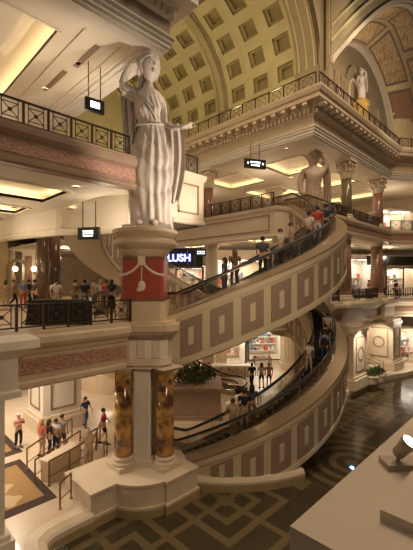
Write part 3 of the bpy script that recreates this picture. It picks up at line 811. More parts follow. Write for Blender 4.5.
# ground floor piers
def panel_pier(label, x0, x1, y0, y1, z1, disc=True, mt=STONE_L, z0=0):
    t = thing('stone_pier', label, 'pier', ((x0 + x1) / 2, (y0 + y1) / 2, z0))
    w, d = (x1 - x0) / 2, (y1 - y0) / 2
    m = MB(); m.box((-w, -d, .9), (w, d, z1 - z0)); m.build('body', mt, t)
    m = MB(); m.box((-w - .22, -d - .22, 0), (w + .22, d + .22, .75)); m.box((-w - .1, -d - .1, .75), (w + .1, d + .1, .95)); m.build('base', STONE_L, t)
    m = MB(); m.box((-w - .1, -d - .1, z1 - z0 - .5), (w + .1, d + .1, z1 - z0 - .25)); m.build('collar', STONE_L, t)
    h0, h1 = 1.25, z1 - z0 - .8
    for side in (0, 1):
        ww = (w if side == 0 else d) - .4
        def bx(m, a, b, o0, o1, za, zb):
            if side == 0: m.box((a, -d - o1, za), (b, -d - o0, zb))
            else: m.box((-w - o1, a, za), (-w - o0, b, zb))
        m = MB(); bx(m, -ww, -ww + .09, 0, .05, h0, h1); bx(m, ww - .09, ww, 0, .05, h0, h1); bx(m, -ww + .09, ww - .09, 0, .05, h0, h0 + .09); bx(m, -ww + .09, ww - .09, 0, .05, h1 - .09, h1)
        m.build('panel_border', STONE_D, t)
        if disc:
            m = MB(); zc = (h0 + h1) / 2; R = min(ww * .62, .62)
            for k in range(24):
                a0_, a1_ = 2 * PI * k / 24, 2 * PI * (k + 1) / 24
                pr = [(math.cos(a) * r, zc + math.sin(a) * r) for a, r in ((a0_, R), (a1_, R), (a1_, R - .1), (a0_, R - .1))]
                if side == 0: m.quad(*[Vector((p[0], -d - .05, p[1])) for p in pr])
                else: m.quad(*[Vector((-w - .05, p[0], p[1])) for p in pr])
            m.build('roundel', STONE_D, t)
    return t
panel_pier('broad beige pier with lit panelled face just right of the escalator, at the water', 27.4, 30.0, 11.5, 14, 4.8)
panel_pier('beige pier with round medallion panels beside the shop at the right edge', 35.6, 37.9, 11.3, 13.8, 4.8)
panel_pier('white panelled pier behind the people on the stair rails', 7.5, 9.7, 20.0, 22.2, 4.9, disc=False, mt=WHITE)
m = MB(); m.box((30.3, 13.2, 0), (35.3, 13.5, 4.9)); ww_ = struct('wall_recess', m, STONE)
arched(32.0, 1.5, .1, 3.3, 13.18, .2, STONE_L, 'blind_arch', ww_, .22)
# entablature breaks over the right piers
for (x0, x1) in ((27.3, 30.1), (35.5, 38.0)):
    m = MB(); m.sweep([(-.3, 4.75), (.12, 4.75), (.12, 4.95), (.04, 5.0), (.04, 5.95), (.12, 6.1), (.42, 6.3), (.42, 6.55), (.30, 6.72), (-.3, 6.72)], [(x0, 12.4), (x0, 12.0), (x1, 12.0), (x1, 12.4)])
    m.box((x0, 12.0, 4.8), (x1, 12.4, 6.7)); trim(m, STONE_L)
# ================================================================ STATUES
def skin_mesh(name, joints, edges, sub=1):
    """joints: list of (x,y,z,r); one continuous surface grown round the connected skeleton"""
    me = bpy.data.meshes.new(name + '_rig'); me.from_pydata([j[:3] for j in joints], edges, []); me.update()
    o = bpy.data.objects.new(name + '_rig', me); COL.objects.link(o)
    sk = o.modifiers.new('s', 'SKIN'); sk.use_smooth_shade = True
    if not me.skin_vertices: bpy.context.view_layer.update()
    for i, j in enumerate(joints):
        r = j[3]; me.skin_vertices[0].data[i].radius = (r, r) if not isinstance(r, tuple) else r
        me.skin_vertices[0].data[i].use_root = (i == 0)
    sb = o.modifiers.new('b', 'SUBSURF'); sb.levels = sub; sb.render_levels = sub
    dg = bpy.context.evaluated_depsgraph_get()
    out = bpy.data.meshes.new_from_object(o.evaluated_get(dg))
    bpy.data.objects.remove(o); bpy.data.meshes.remove(me)
    out.name = name
    for p in out.polygons: p.use_smooth = True
    return out
def link_mesh(name, me, m, parent):
    o = bpy.data.objects.new(name, me); COL.objects.link(o); o.parent = parent
    me.materials.clear(); me.materials.append(m)
    for p in me.polygons: p.material_index = 0
    return o
def add_hand(bm_target, wrist, fwd, up, size):
    """palm with four unequal bent fingers and a side thumb, as tapered tubes rooted in the palm"""
    f = Vector(fwd).normalized(); u = Vector(up).normalized(); s = f.cross(u).normalized(); w = Vector(wrist)
    mb = bm_target
    mb.rings([[w + f * size * a + s * size * b * k1 + u * size * h * k2 for (k1, k2) in ((-1, -1), (1, -1), (1, 1), (-1, 1))] for (a, b, h) in ((-.1, .16, .12), (.15, .24, .11), (.5, .26, .09), (.56, .22, .06))])
    for i, (o, ln) in enumerate(((-.2, .36), (-.07, .44), (.07, .42), (.19, .32))):
        p = w + f * size * .5 + s * size * o
        mb.tube([p, p + f * size * ln * .45 + u * size * .03, p + f * size * ln * .75 + u * size * .10, p + f * size * ln + u * size * .22], [size * .062, size * .058, size * .05, size * .036], 6)
    p = w + f * size * .12 - s * size * .2
    mb.tube([p, p + f * size * .16 - s * size * .16 + u * size * .05, p + f * size * .34 - s * size * .2 + u * size * .12], [size * .075, size * .062, size * .045], 6)

def interp(tab, z):
    for i in range(len(tab) - 1):
        if tab[i][0] <= z <= tab[i + 1][0]:
            t = (z - tab[i][0]) / (tab[i + 1][0] - tab[i][0]); t2 = t * t * (3 - 2 * t)
            return [a + (b - a) * t2 for a, b in zip(tab[i][1:], tab[i + 1][1:])]
    return list(tab[-1][1:]) if z > tab[-1][0] else list(tab[0][1:])

def woman_statue(label, loc, rz):
    t = thing('statue', label, 'statue', loc, rz)
    # gown: stacked cross-sections (z, centre x, half width, half depth)
    tab = [(0, .06, .92, .64), (.35, .06, .90, .62), (.9, .08, .91, .62), (1.5, .10, .95, .64), (2.1, .12, 1.0, .66), (2.8, .14, 1.02, .68), (3.4, .16, .94, .64),
           (3.9, .17, .76, .54), (4.35, .17, .66, .46), (4.7, .14, .62, .46), (5.05, .10, .68, .52), (5.4, .06, .70, .50), (5.7, .02, .66, .44), (5.95, .0, .50, .36), (6.15, -.02, .27, .27), (6.3, -.02, .21, .22)]
    rs = []; N = 160; nz = 150
    for i in range(nz + 1):
        z = 6.3 * i / nz
        cx, a, b = interp(tab, z); ring = []
        lower = min(1, max(0, (4.3 - z) / .5)); upper = 1 - lower
        topf = min(1, max(0, (5.9 - z) / .4))
        for k in range(N):
            th = 2 * PI * k / N                       # -90 deg faces the viewer
            fx = math.sin(th + PI / 2 - PI) if False else math.cos(th)
            fr = max(0, -math.sin(th))
            # vertical pleats gathered right of centre, hanging to the hem
            pl_ = .06 * math.sin(17 * th + 1.2 * z * (1 - lower * .3) + 1.5 * math.sin(z * .9)) * (0.4 + .6 * (th > 1.5 * PI or th < .3 * PI))
            # U-shaped folds slung round the left thigh and hip
            left = .3 + .7 * max(0, math.cos((th - 1.25 * PI) * .75)) ** .7 if abs(th - 1.25 * PI) < .66 * PI else .3
            ph_ = 9.5 * (z * .62 + 1.15 * math.cos(th - 1.62 * PI)) + .7 * math.sin(3 * th + z); us = .075 * (abs(math.sin(ph_ * .5)) * 2 - 1.2) * left
            us = us * min(1, max(.12, (z - .5) / 1.1))
            hem = .07 * math.sin(11 * th) * max(0, (1.0 - z))
            bod = .03 * math.sin(22 * th + z * 2.2) * topf
            knee = .16 * math.exp(-((z - 2.1) / .7) ** 2 - ((th - 1.36 * PI) / .5) ** 2)
            bust = sum(.20 * math.exp(-((z - 5.1) / .24) ** 2 - ((th - q) / .30) ** 2) for q in (1.36 * PI, 1.64 * PI))
            d = 1 + lower * (pl_ + us) + hem + upper * bod * .9 + knee + bust
            belt = -.06 * math.exp(-((z - 4.45) / .07) ** 2)
            d += belt
            ring.append(Vector((cx + a * d * math.cos(th), .0 + b * d * math.sin(th), z)))
        rs.append(ring)
    MB().rings(rs).build('gown', STATUE, t, True)
    # body: neck, shoulders and both arms, one surface
    J = [(0.0, .02, 5.35, .34), (-.02, .03, 5.85, .30), (-.02, .03, 6.25, .19), (.0, .0, 6.55, .20),
         (-.42, .03, 5.86, .25), (-.80, .05, 6.0, .21), (-1.18, .0, 6.25, .20), (-1.02, -.1, 6.75, .16), (-.72, -.18, 7.2, .12),
         (.38, .02, 5.78, .24), (.60, .0, 5.3, .20), (.70, -.12, 4.55, .18), (1.12, -.45, 4.25, .13), (1.46, -.62, 4.22, .095)]
    E = [(0, 1), (1, 2), (2, 3), (1, 4), (4, 5), (5, 6), (6, 7), (7, 8), (1, 9), (9, 10), (10, 11), (11, 12), (12, 13)]
    link_mesh('body', skin_mesh('body', J, E, 2), STATUE, t)
    h = MB(); add_hand(h, (1.46, -.62, 4.22), (1, -.25, .08), (0, 0, 1), .52); h.build('hand', STATUE, t, True)
    h = MB(); add_hand(h, (-.72, -.18, 7.2), (.75, .1, .65), (.3, .3, -.8), .46); h.build('hand', STATUE, t, True)
    # head turned to her left and slightly down: skull, face, nose, brow, lips, ears
    hc = Vector((.04, -.04, 7.06))
    def hd(v): return Vector(v) + hc
    rs = []
    for j in range(15):
        u = j / 14; zz = -.64 + 1.22 * u
        prof = math.sqrt(max(.02, 1 - ((zz - .06) / .60) ** 2)) if zz > .06 else math.sqrt(max(.02, 1 - ((zz - .06) / .68) ** 2))
        ring = []
        for k in range(24):
            a = 2 * PI * k / 24; fwd = max(0, math.cos(a - (-.9)))         # face direction towards the right and the viewer
            jaw = 1 - .22 * max(0, (-.05 - zz)) / .5
            r = .41 * prof * jaw * (1 + .10 * fwd * (zz < .2))
            r *= 1 + .05 * math.exp(-((zz - .13) / .07) ** 2) * fwd - .07 * math.exp(-((zz - .02) / .07) ** 2) * (1 if .2 < abs(((a + .9 + PI) % (2 * PI)) - PI) < .75 else 0)
            ring.append(hd((r * math.cos(a), r * .98 * math.sin(a), zz)))
        rs.append(ring)
    MB().rings(rs).build('head', STATUE, t, True)
    fd = Vector((math.cos(-.9), math.sin(-.9), 0)); sd = Vector((-fd.y, fd.x, 0))
    m = MB()
    m.rings([[hc + fd * (.40 + o) + sd * s * w + Vector((0, 0, z)) for (s, o) in ((-1, -.06), (0, d), (1, -.06), (0, -.1))] for (z, w, d) in ((.18, .06, .03), (.04, .07, .10), (-.08, .10, .17), (-.13, .10, .13), (-.16, .08, .03))])
    m.ball(hc + fd * .375 + Vector((0, 0, -.25)), (.10, .10, .035), 10, 6); m.ball(hc + fd * .36 + Vector((0, 0, -.31)), (.09, .09, .035), 10, 6)
    for s in (-1, 1):
        m.ball(hc + fd * .345 + sd * s * .15 + Vector((0, 0, .04)), (.075, .075, .035), 10, 6)
        m.tube([hc + fd * .40 + sd * s * .04 + Vector((0, 0, .13)), hc + fd * .385 + sd * s * .15 + Vector((0, 0, .17)), hc + fd * .30 + sd * s * .27 + Vector((0, 0, .12))], .045, 6)
    m.build('face', STATUE, t, True)
    # hair: waves drawn back, bun and long locks behind the shoulder
    rs = []
    for j in range(13):
        u = j / 12; zz = -.30 + .98 * u
        pr = math.sqrt(max(.03, 1 - ((zz - .08) / .60) ** 2)); ring = []
        for k in range(36):
            a = 2 * PI * k / 36; fwd = math.cos(a + .9)
            r = .50 * pr * (1 + .06 * math.sin(11 * a + 9 * zz)) * (1 if fwd < .35 or zz > .40 else (.62 if zz < .30 else .84))
            ring.append(hc + Vector((r * math.cos(a) - fd.x * .05, r * math.sin(a) - fd.y * .05, zz + .02)))
        rs.append(ring)
    m = MB(); m.rings(rs); m.ball(hc - fd * .52 + Vector((0, 0, .0)), (.22, .22, .2), 12, 8)
    for s in (-1, 1):
        for q in range(6):
            m.tube([hc + fd * (.34 - .05 * q) + sd * s * .03 + Vector((0, 0, .36 + .035 * q)), hc + fd * (.26 - .05 * q) + sd * s * (.27 + .01 * q) + Vector((0, 0, .28 - .01 * q)), hc + fd * (.04 - .05 * q) + sd * s * .44 + Vector((0, 0, .12 - .07 * q)), hc - fd * (.30 + .02 * q) + sd * s * .30 + Vector((0, 0, .02 - .07 * q)), hc - fd * .46 + Vector((0, 0, -.02 - .04 * q))], [.06, .085, .09, .085, .06], 8)
    for q in range(5):
        a = -.9 + PI + (q - 2) * .32; b0 = hc + Vector((math.cos(a) * .38, math.sin(a) * .38, -.1))
        m.tube([b0, b0 + Vector((-.03, .06, -.35)), b0 + Vector((-.12, .1, -.75)), b0 + Vector((-.1, .1, -1.2))], [.09, .1, .08, .03], 8)
    m.build('hair', STATUE, t, True)
    # cloak falling behind the raised arm to the knees
    rs = []
    for i in range(41):
        u = i / 40; z = 6.35 - 3.9 * u; ring = []; back = []
        for k in range(31):
            v = k / 30
            x = -1.28 + .14 * u + v * (.74 + .15 * math.sin(2.2 * u)) + .04 * math.sin(5 * u + 9 * v)
            y = .02 + .13 * math.sin(v * 22 + 2.5 * u) + .10 * v
            if u < .15: x += (.15 - u) * 1.2 * (1 - v); 
            ring.append(Vector((x, y - .05, z + .08 * math.sin(14 * v) * u))); back.append(Vector((x, y + .06, z + .08 * math.sin(14 * v) * u)))
        rs.append(ring + back[::-1])
    MB().rings(rs).build('cloak', STATUE, t, True)
    # scarf over the right forearm hanging in zigzag folds
    rs = []
    for i in range(37):
        u = i / 36; z = 4.5 - 3.1 * u; ring = []; back = []
        wdt = .46 + .12 * math.sin(u * 3) - .10 * u
        for k in range(21):
            v = k / 20
            x = .78 + .05 * math.sin(4 * u) + wdt * 1.5 * v; y = -.28 + .10 * math.sin(v * 16 + 1.5 * u) + .18 * u
            zz = z - .35 * u * abs(((v * 3) % 1) - .5) * 2
            ring.append(Vector((x, y - .04, zz))); back.append(Vector((x, y + .05, zz)))
        rs.append(ring + back[::-1])
    MB().rings(rs).build('scarf', STATUE, t, True)
    m = MB(); sl_ = [(-.50, .02, 5.92, .30), (-.78, .03, 5.98, .34), (-1.02, .02, 6.12, .36), (-1.20, 0, 6.26, .30), (-1.24, -.02, 6.40, .22)]
    rs = []
    for i, (x, y, z, r) in enumerate(sl_):
        rs.append([Vector((x - .25 * r * math.sin(a), y + r * (1 + .10 * math.sin(9 * a)) * math.cos(a), z + r * (1 + .10 * math.sin(9 * a)) * math.sin(a) - .10)) for a in [2 * PI * k / 36 for k in range(36)]])
    m.rings(rs); m.build('sleeve', STATUE, t, True)
    # over-fold at the waist, neckline band, necklace folds across chest
    m = MB()
    for (za, zb, s) in ((5.75, 4.5, 1), (5.65, 4.55, .6), (5.8, 4.9, 1.35)):
        m.tube([Vector((-.35 * s, -.28, za)), Vector((-.1 * s, -.52, (za + zb) / 2 + .25)), Vector((.15, -.60, (za + zb) / 2 - .1)), Vector((.42, -.45, zb + .1)), Vector((.58, -.2, zb))], [.02, .035, .035, .035, .02], 7)
    for q in range(0):
        x0 = .62 - q * .02
        m.tube([Vector((.66, -.15, 4.45 - .1 * q)), Vector((.35, -.58 - .02 * q, 4.0 - .23 * q)), Vector((-.1, -.70, 3.65 - .33 * q)), Vector((-.55, -.55, 3.75 - .33 * q)), Vector((-.80, -.1, 4.05 - .36 * q))], [.02, .045, .05, .045, .02], 7)
    m.tube([Vector((-.66, 0, 4.45)), Vector((-.45, -.37, 4.45)), Vector((0.17, -.52, 4.42)), Vector((.66, -.35, 4.45)), Vector((.85, .0, 4.47))], .045, 7)
    m.build('drapery_folds', STATUE, t, True)
    MB().prism([(-1.0, -.75), (1.05, -.75), (1.05, .7), (-1.0, .7)], -.02, .12).build('base', STATUE, t)
    for s in (-.3, .35):
        MB().ball((s, -.72, .2), (.16, .26, .13), 10, 6).build('foot', STATUE, t, True)
    return t
sp = ld(-2.52, 15.75, ZS)
woman_statue('colossal white marble woman in draped gown with one arm raised to her head', sp, SPIN)

def man_statue(label, loc, rz, H=7.6):
    t = thing('statue', label, 'statue', loc, rz); k = H / 7.6
    J = [(0, 0, 3.9, .62), (0, 0, 4.6, .58), (0, 0, 5.3, .70), (0, 0, 5.8, .5), (0, 0, 6.25, .24), (.02, -.03, 6.7, .42), (.02, -.03, 7.15, .38),
         (-.75, 0, 5.8, .32), (-1.02, .0, 5.1, .27), (-1.05, -.15, 4.4, .23), (-.85, -.45, 3.9, .18),
         (.75, 0, 5.85, .32), (1.08, .0, 6.3, .26), (.85, -.1, 6.95, .21), (.45, -.1, 7.35, .16),
         (-.34, 0, 3.4, .45), (-.38, -.1, 1.95, .32), (-.4, .05, .35, .2), (-.4, -.35, .12, .16), (.34, 0, 3.4, .45), (.5, -.2, 1.95, .32), (.55, .1, .35, .2), (.6, -.35, .12, .16)]
    E = [(0, 1), (1, 2), (2, 3), (3, 4), (4, 5), (5, 6), (3, 7), (7, 8), (8, 9), (9, 10), (3, 11), (11, 12), (12, 13), (13, 14), (0, 15), (15, 16), (16, 17), (17, 18), (0, 19), (19, 20), (20, 21), (21, 22)]
    J = [(a * k, b * k, c * k, d * k) for a, b, c, d in J]
    link_mesh('body', skin_mesh('body', J, E, 2), STATUE2, t)
    m = MB(); m.ball((.02 * k, .04 * k, 6.98 * k), (.5 * k, .5 * k, .48 * k), 14, 9)
    for q in range(9): m.ball((.45 * k * math.cos(q * .7), .04 + .45 * k * math.sin(q * .7), 7.0 * k), .13 * k, 8, 5)
    m.build('hair', STATUE2, t, True)
    h = MB(); add_hand(h, (-.85 * k, -.45 * k, 3.9 * k), (.2, -.5, -.8), (0, 1, 0), .5); h.build('hand', STATUE2, t, True)
    h = MB(); add_hand(h, (.45 * k, -.1 * k, 7.35 * k), (-.8, 0, .3), (0, -1, 0), .45); h.build('hand', STATUE2, t, True)
    rs = []
    for i in range(31):
        u = i / 30; z = (4.2 - 3.9 * u) * k; ring = []
        for q in range(60):
            th = 2 * PI * q / 60; d = 1 + .09 * math.sin(13 * th + 3 * u) + .05 * math.sin(9 * z + 2 * math.cos(th))
            ring.append(Vector(((.68 + .12 * u) * k * d * math.cos(th), (.55 + .1 * u) * k * d * math.sin(th), z)))
        rs.append(ring)
    MB().rings(rs).build('loincloth', STATUE2, t, True)
    rs = []
    for i in range(31):
        u = i / 30; z = (6.7 - 4.3 * u) * k; a = []; b = []
        for q in range(17):
            v = q / 16; x = (.95 + .25 * v + .15 * math.sin(3 * u)) * k; x += .3 * v * k; y = .1 + .12 * math.sin(15 * v + 2 * u)
            a.append(Vector((x - .2 * k, y - .05, z))); b.append(Vector((x - .2 * k, y + .05, z)))
        rs.append(a + b[::-1])
    MB().rings(rs).build('cloak', STATUE2, t, True)
    return t
STATUE2 = mat('statue_tan', (.52, .38, .27), .5, col2=(.34, .24, .16), scale=1.4, detail=6, bump=.1)
s2 = ld(8.05, 27.2, 11.0)
man_statue('colossal bare-chested tan marble statue standing behind the top of the escalator', s2, SPIN, 7.3)
panel_pier('square pedestal pier carrying the bare-chested tan statue', s2.x - 1.0, s2.x + 1.0, s2.y - 1.0, s2.y + 1.0, 11.0, disc=False, z0=0)
# small white statue in the gallery niche
s3 = Vector((36.7, 14.6, 26.4))
woman = man_statue('small white statue on a gold pedestal in the painted vault niche', s3, SPIN, 3.3)
for ch in woman.children: ch.data = ch.data.copy(); ch.data.materials.clear(); ch.data.materials.append(STATUE)
t = thing('pedestal', 'gold pedestal carrying the small white statue above the gallery', 'pedestal', (36.6, 14.6, L3))
MB().box((-.42, -.5, .35), (.42, .5, 4.7)).build('body', GOLD, t); MB().box((-.55, -.6, 0), (.55, .6, .35)).build('base', GOLD, t); MB().box((-.55, -.62, 4.7), (.55, .62, 5.1)).build('top', GOLD, t)

# ================================================================ RAILINGS
def lattice_rail(label, p0, p1, z, h=.95, bay=1.35, style='x', mt=IRON, group=None):
    a = Vector((*p0[:2], 0)); b = Vector((*p1[:2], 0)); Ln = (b - a).length; d = (b - a).normalized()
    rz = math.atan2(d.y, d.x)
    t = thing('railing', label, 'railing', (a.x, a.y, z), rz, group)
    MB().box((0, -.045, h - .05), (Ln, .045, h)).build('top_rail', mt, t)
    MB().box((0, -.025, .1), (Ln, .025, .15)).build('bottom_rail', mt, t)
    n = max(1, round(Ln / bay)); w = Ln / n
    for i in range(n + 1):
        MB().cbox((i * w, 0, h / 2), (.075, .075, h)).build('post', mt, t)
    m = MB()
    for i in range(n):
        x0, x1 = i * w + .04, (i + 1) * w - .04
        if style == 'x':
            s0, s1 = x0 + .12, x1 - .12
            for x in (s0, s1): m.box((x - .013, -.013, .15), (x + .013, .013, h - .05))
            m.box((s0, -.013, h - .18), (s1, .013, h - .155)); m.box((s0, -.013, .25), (s1, .013, .275))
            for (za, zb) in ((.26, h - .17), (h - .17, .26)):
                m.tube([(s0, 0, za), (s1, 0, zb)], .016, 5)
            m.ball(((s0 + s1) / 2, 0, (h + .09) / 2), (.07, .03, .07), 8, 5)
        elif style == 'ring':
            c = (x0 + x1) / 2; k = 12
            m.tube([(c + .30 * w * math.cos(2 * PI * q / k), 0, (h + .1) / 2 + .33 * h * math.sin(2 * PI * q / k)) for q in range(k + 1)], .02, 5)
            m.tube([(x0, 0, .15), (x1, 0, h - .05)], .014, 5); m.tube([(x0, 0, h - .05), (x1, 0, .15)], .014, 5)
        else:
            k = max(2, int(w / .26))
            for q in range(k):
                x = x0 + (q + .5) * (x1 - x0) / k
                m.lathe([(.035, .12), (.085, .3), (.04, .5), (.05, .7), (.03, h - .05)], (x, 0, 0), 8)
    m.build('lattice' if style != 'bal' else 'balusters', mt, t)
    return t
lattice_rail('dark bronze crossed lattice railing along the upper left bridge', (-4, 12.7), (8.2, 12.7), 13.42, .88, .82)
lattice_rail('dark crossed lattice railing on the lower left bridge in front of the crowd', (-3, 12.6), (8.2, 12.6), 6.7, .9, .86)
lattice_rail('short dark railing on the white balcony right of the big statue', (10.6, 12.75), (12.1, 12.75), 13.42, .95, .7)
lattice_rail('brown lattice railing on the top gallery left of the escalator landing', (20.7, 27), (20.7, 14.2), 13.42, 1.05, .95)
lattice_rail('dark railing on the top gallery between the green column and the statue', (25.6, 12.75), (29.0, 12.75), 13.42, .98, .8, 'bal')
lattice_rail('dark baluster railing on the top gallery between the two ornate columns', (30.3, 12.75), (36.2, 12.75), 13.42, .98, 1.5, 'bal')
lattice_rail('pale lattice railing of the top gallery at the right edge', (38.4, 12.4), (43.5, 8.9), 13.42, 1.0, 1.2, 'x')
lattice_rail('dark baluster railing on the middle floor left of the rose columns', (24.6, 12.75), (27.6, 12.75), 6.7, .98, 1.5, 'bal')
lattice_rail('dark baluster railing on the middle floor between the rose columns', (30.1, 12.75), (35.9, 12.75), 6.7, .98, 1.5, 'bal')
lattice_rail('dark baluster railing on the middle floor at the right edge', (37.3, 12.6), (43.0, 9.0), 6.7, .98, 1.5, 'bal')
lattice_rail('ornate dark railing on the high cornice above the left back gallery', (22.3, 36), (22.3, 11.9), 21.3, 1.15, 1.25, 'ring')
lattice_rail('ornate dark railing on the high cornice before the painted vault', (22.4, 11.7), (38.4, 11.7), 21.3, 1.15, 1.25, 'ring')
lattice_rail('short ornate railing on the high cornice at the far right', (38.5, 11.6), (44, 8.0), 21.3, 1.15, 1.25, 'ring')
lattice_rail('ornate railing far back under the coffered vault, left of the statue hand', (10.9, 36.2), (22, 36.2), 21.3, 1.15, 1.25, 'ring')
MBl = MB(); MBl.box((10.0, 35.9, 19.6), (22.9, 37, 21.3)); struct('floor_apse', MBl, STONE)

# ================================================================ PEOPLE
def make_person_meshes():
    """poses: skeleton joints for a 1.7 m adult facing -y"""
    P = {}
    def sk(pose):
        arms = {'stand': [((-.21, .0, 1.40), (-.26, .02, 1.14), (-.25, -.06, .89)), ((.21, 0, 1.40), (.26, .02, 1.14), (.25, -.06, .89))],
                'walk': [((-.21, .0, 1.40), (-.25, .12, 1.15), (-.24, .06, .92)), ((.21, 0, 1.40), (.25, -.1, 1.16), (.23, -.26, .98))],
                'phone': [((-.21, .0, 1.40), (-.25, -.08, 1.16), (-.08, -.30, 1.30)), ((.21, 0, 1.40), (.25, -.08, 1.16), (.08, -.30, 1.30))],
                'rail': [((-.21, .0, 1.40), (-.27, .02, 1.14), (-.25, -.06, .90)), ((.21, 0, 1.40), (.30, -.08, 1.18), (.38, -.30, 1.08))]}[pose]
        if pose == 'walk': legs = [((-.10, 0, .90), (-.11, -.16, .50), (-.11, -.16, .09)), ((.10, 0, .90), (.11, -.02, .49), (.11, .26, .14))]
        else: legs = [((-.10, 0, .90), (-.12, -.01, .49), (-.13, .03, .09)), ((.10, 0, .90), (.12, -.03, .49), (.13, .03, .09))]
        return arms, legs
    for pose in ('stand', 'walk', 'phone', 'rail'):
        arms, legs = sk(pose)
        J = [(0, 0, .96, .13), (0, 0, 1.16, .125), (0, 0, 1.36, .13), (0, 0, 1.46, .062), (0, -.01, 1.54, .075), (0, -.015, 1.62, .088)]
        E = [(0, 1), (1, 2), (2, 3), (3, 4), (4, 5)]
        for a in arms:
            i = len(J); J += [(*a[0], .06), (*a[1], .042), (*a[2], .03)]; E += [(2, i), (i, i + 1), (i + 1, i + 2)]
        for l in legs:
            i = len(J); J += [(*l[0], .088), (*l[1], .058), (*l[2], .042), (l[2][0], l[2][1] - .15, l[2][2] - .05, .035)]; E += [(0, i), (i, i + 1), (i + 1, i + 2), (i + 2, i + 3)]
        body = skin_mesh('body_' + pose, J, E, 1)
        bm = bmesh.new(); bm.from_mesh(body); mb = MB(); mb.bm.free(); mb.bm = bm
        for a in arms:
            f = (Vector(a[2]) - Vector(a[1])).normalized(); add_hand(mb, a[2], f, (0, -1, .1) if abs(f.y) < .8 else (0, 0, 1), .12)
        mb.rings([[Vector((s * w, -.095 - o, z)) for (s, o) in ((-1, -.02), (0, d), (1, -.02), (0, -.03))] for (z, w, d) in ((1.635, .012, .01), (1.60, .018, .035), (1.585, .014, .01))])
        for s in (-1, 1): mb.ball((s * .088, .0, 1.605), (.015, .025, .035), 6, 5)
        bm.to_mesh(body); bm.free()
        # shirt
        SJ = [(0, 0, .98, .150), (0, 0, 1.16, .142), (0, 0, 1.34, .155), (0, 0, 1.42, .10)]; SE = [(0, 1), (1, 2), (2, 3)]
        for a in arms:
            i = len(SJ); m_ = Vector(a[0]).lerp(Vector(a[1]), .75); SJ += [(*a[0], .078), (*m_, .062)]; SE += [(2, i), (i, i + 1)]
        shirt = skin_mesh('shirt_' + pose, SJ, SE, 1)
        TJ = [(0, 0, .94, .148), (0, 0, .99, .145)]; TE = [(0, 1)]
        for l in legs:
            i = len(TJ); TJ += [(*l[0], .10), (*l[1], .074), (l[2][0], l[2][1], l[2][2] + .06, .062)]; TE += [(0, i), (i, i + 1), (i + 1, i + 2)]
        tr = skin_mesh('trousers_' + pose, TJ, TE, 1)
        SHJ = [(0, 0, .94, .148), (0, 0, .99, .145)]; SHE = [(0, 1)]
        for l in legs:
            i = len(SHJ); m_ = Vector(l[0]).lerp(Vector(l[1]), .8); SHJ += [(*l[0], .105), (*m_, .09)]; SHE += [(0, i), (i, i + 1)]
        sh = skin_mesh('shorts_' + pose, SHJ, SHE, 1)
        P[pose] = (body, shirt, tr, sh)
    return P
PM = make_person_meshes()
def hair_mesh(long):
    m = MB(); m.ball((0, .015, 1.645), (.104, .112, .10), 12, 8)
    if long: m.rings([[Vector((math.cos(a) * r * 1.05, .03 + max(0, math.sin(a)) * r + (0 if math.sin(a) > 0 else math.sin(a) * .3 * r), z)) for a in [2 * PI * k / 12 for k in range(12)]] for (r, z) in ((.09, 1.68), (.11, 1.6), (.11, 1.5), (.08, 1.36))])
    bmesh.ops.recalc_face_normals(m.bm, faces=m.bm.faces[:])
    me = bpy.data.meshes.new('hair'); m.bm.to_mesh(me); m.bm.free()
    for p in me.polygons: p.use_smooth = True
    me.materials.append(HAIRD); return me
HM = {0: hair_mesh(False), 1: hair_mesh(True)}
SHOE = None
def shoe_mesh(l):
    m = MB(); m.rings([[Vector((l[0] + x * w, l[1] + .07 - y, z)) for (x, z) in ((-1, 0.0), (1, 0.0), (.8, h), (-.8, h))] for (y, w, h) in ((0, .04, .10), (.08, .045, .11), (.2, .05, .06), (.27, .03, .03))])
    bmesh.ops.recalc_face_normals(m.bm, faces=m.bm.faces[:])
    me = bpy.data.meshes.new('shoe'); m.bm.to_mesh(me); m.bm.free(); me.materials.append(DKPANEL); return me
SHM = {'s': [shoe_mesh((-.13, .03)), shoe_mesh((.13, .03))], 'w': [shoe_mesh((-.11, -.16)), shoe_mesh((.11, .22))]}
def inst(name, me, m, parent):
    o = bpy.data.objects.new(name, me); COL.objects.link(o); o.parent = parent
    if not me.materials: me.materials.append(m)
    o.material_slots[0].link = 'OBJECT'; o.material_slots[0].material = m
    return o
def person(label, loc, face, pose='stand', top='white', bot='black', shorts=False, hair=HAIRD, long=0, s=1.0, extra=None, group=None):
    """face: heading of the person in degrees in view axes (0 = towards the viewer, 90 = to the right)"""
    t = thing('person', label, 'person', loc, SPIN + math.radians(face), group); t.scale = (s, s, s)
    b, sh, tr, so = PM[pose]
    inst('body', b, SKIN, t); inst('shirt', sh, CL[top], t)
    inst('shorts' if shorts else 'trousers', so if shorts else tr, CL[bot], t)
    inst('hair', HM[long], hair, t)
    for q in SHM['w' if pose == 'walk' else 's']: inst('shoe', q, DKPANEL, t)
    if extra == 'bag':
        m = MB(); m.cbox((.30, .02, .95), (.10, .28, .26)); m.tube([(.24, .0, 1.06), (.10, -.02, 1.42), (.24, .06, 1.06)], .012, 5); m.build('bag', CL['brown'], t)
    if extra == 'phone':
        MB().cbox((0, -.38, 1.36), (.15, .015, .08)).build('phone', DKPANEL, t)
    if extra == 'backpack':
        m = MB(); m.rings([[Vector((x * w, .14 + y, z)) for (x, y) in ((-1, 0), (1, 0), (.8, .16), (-.8, .16))] for (z, w) in ((1.0, .13), (1.1, .16), (1.3, .15), (1.4, .10))]); m.build('backpack', CL['black'], t)
    return t
def ground(px, py): p = at(px, py, 0); return p
person('person with light top and black trousers standing alone at far left, looking at a phone', ground(18.5, 448), 60, 'phone', 'pink', 'black', hair=HAIRG, extra='phone')
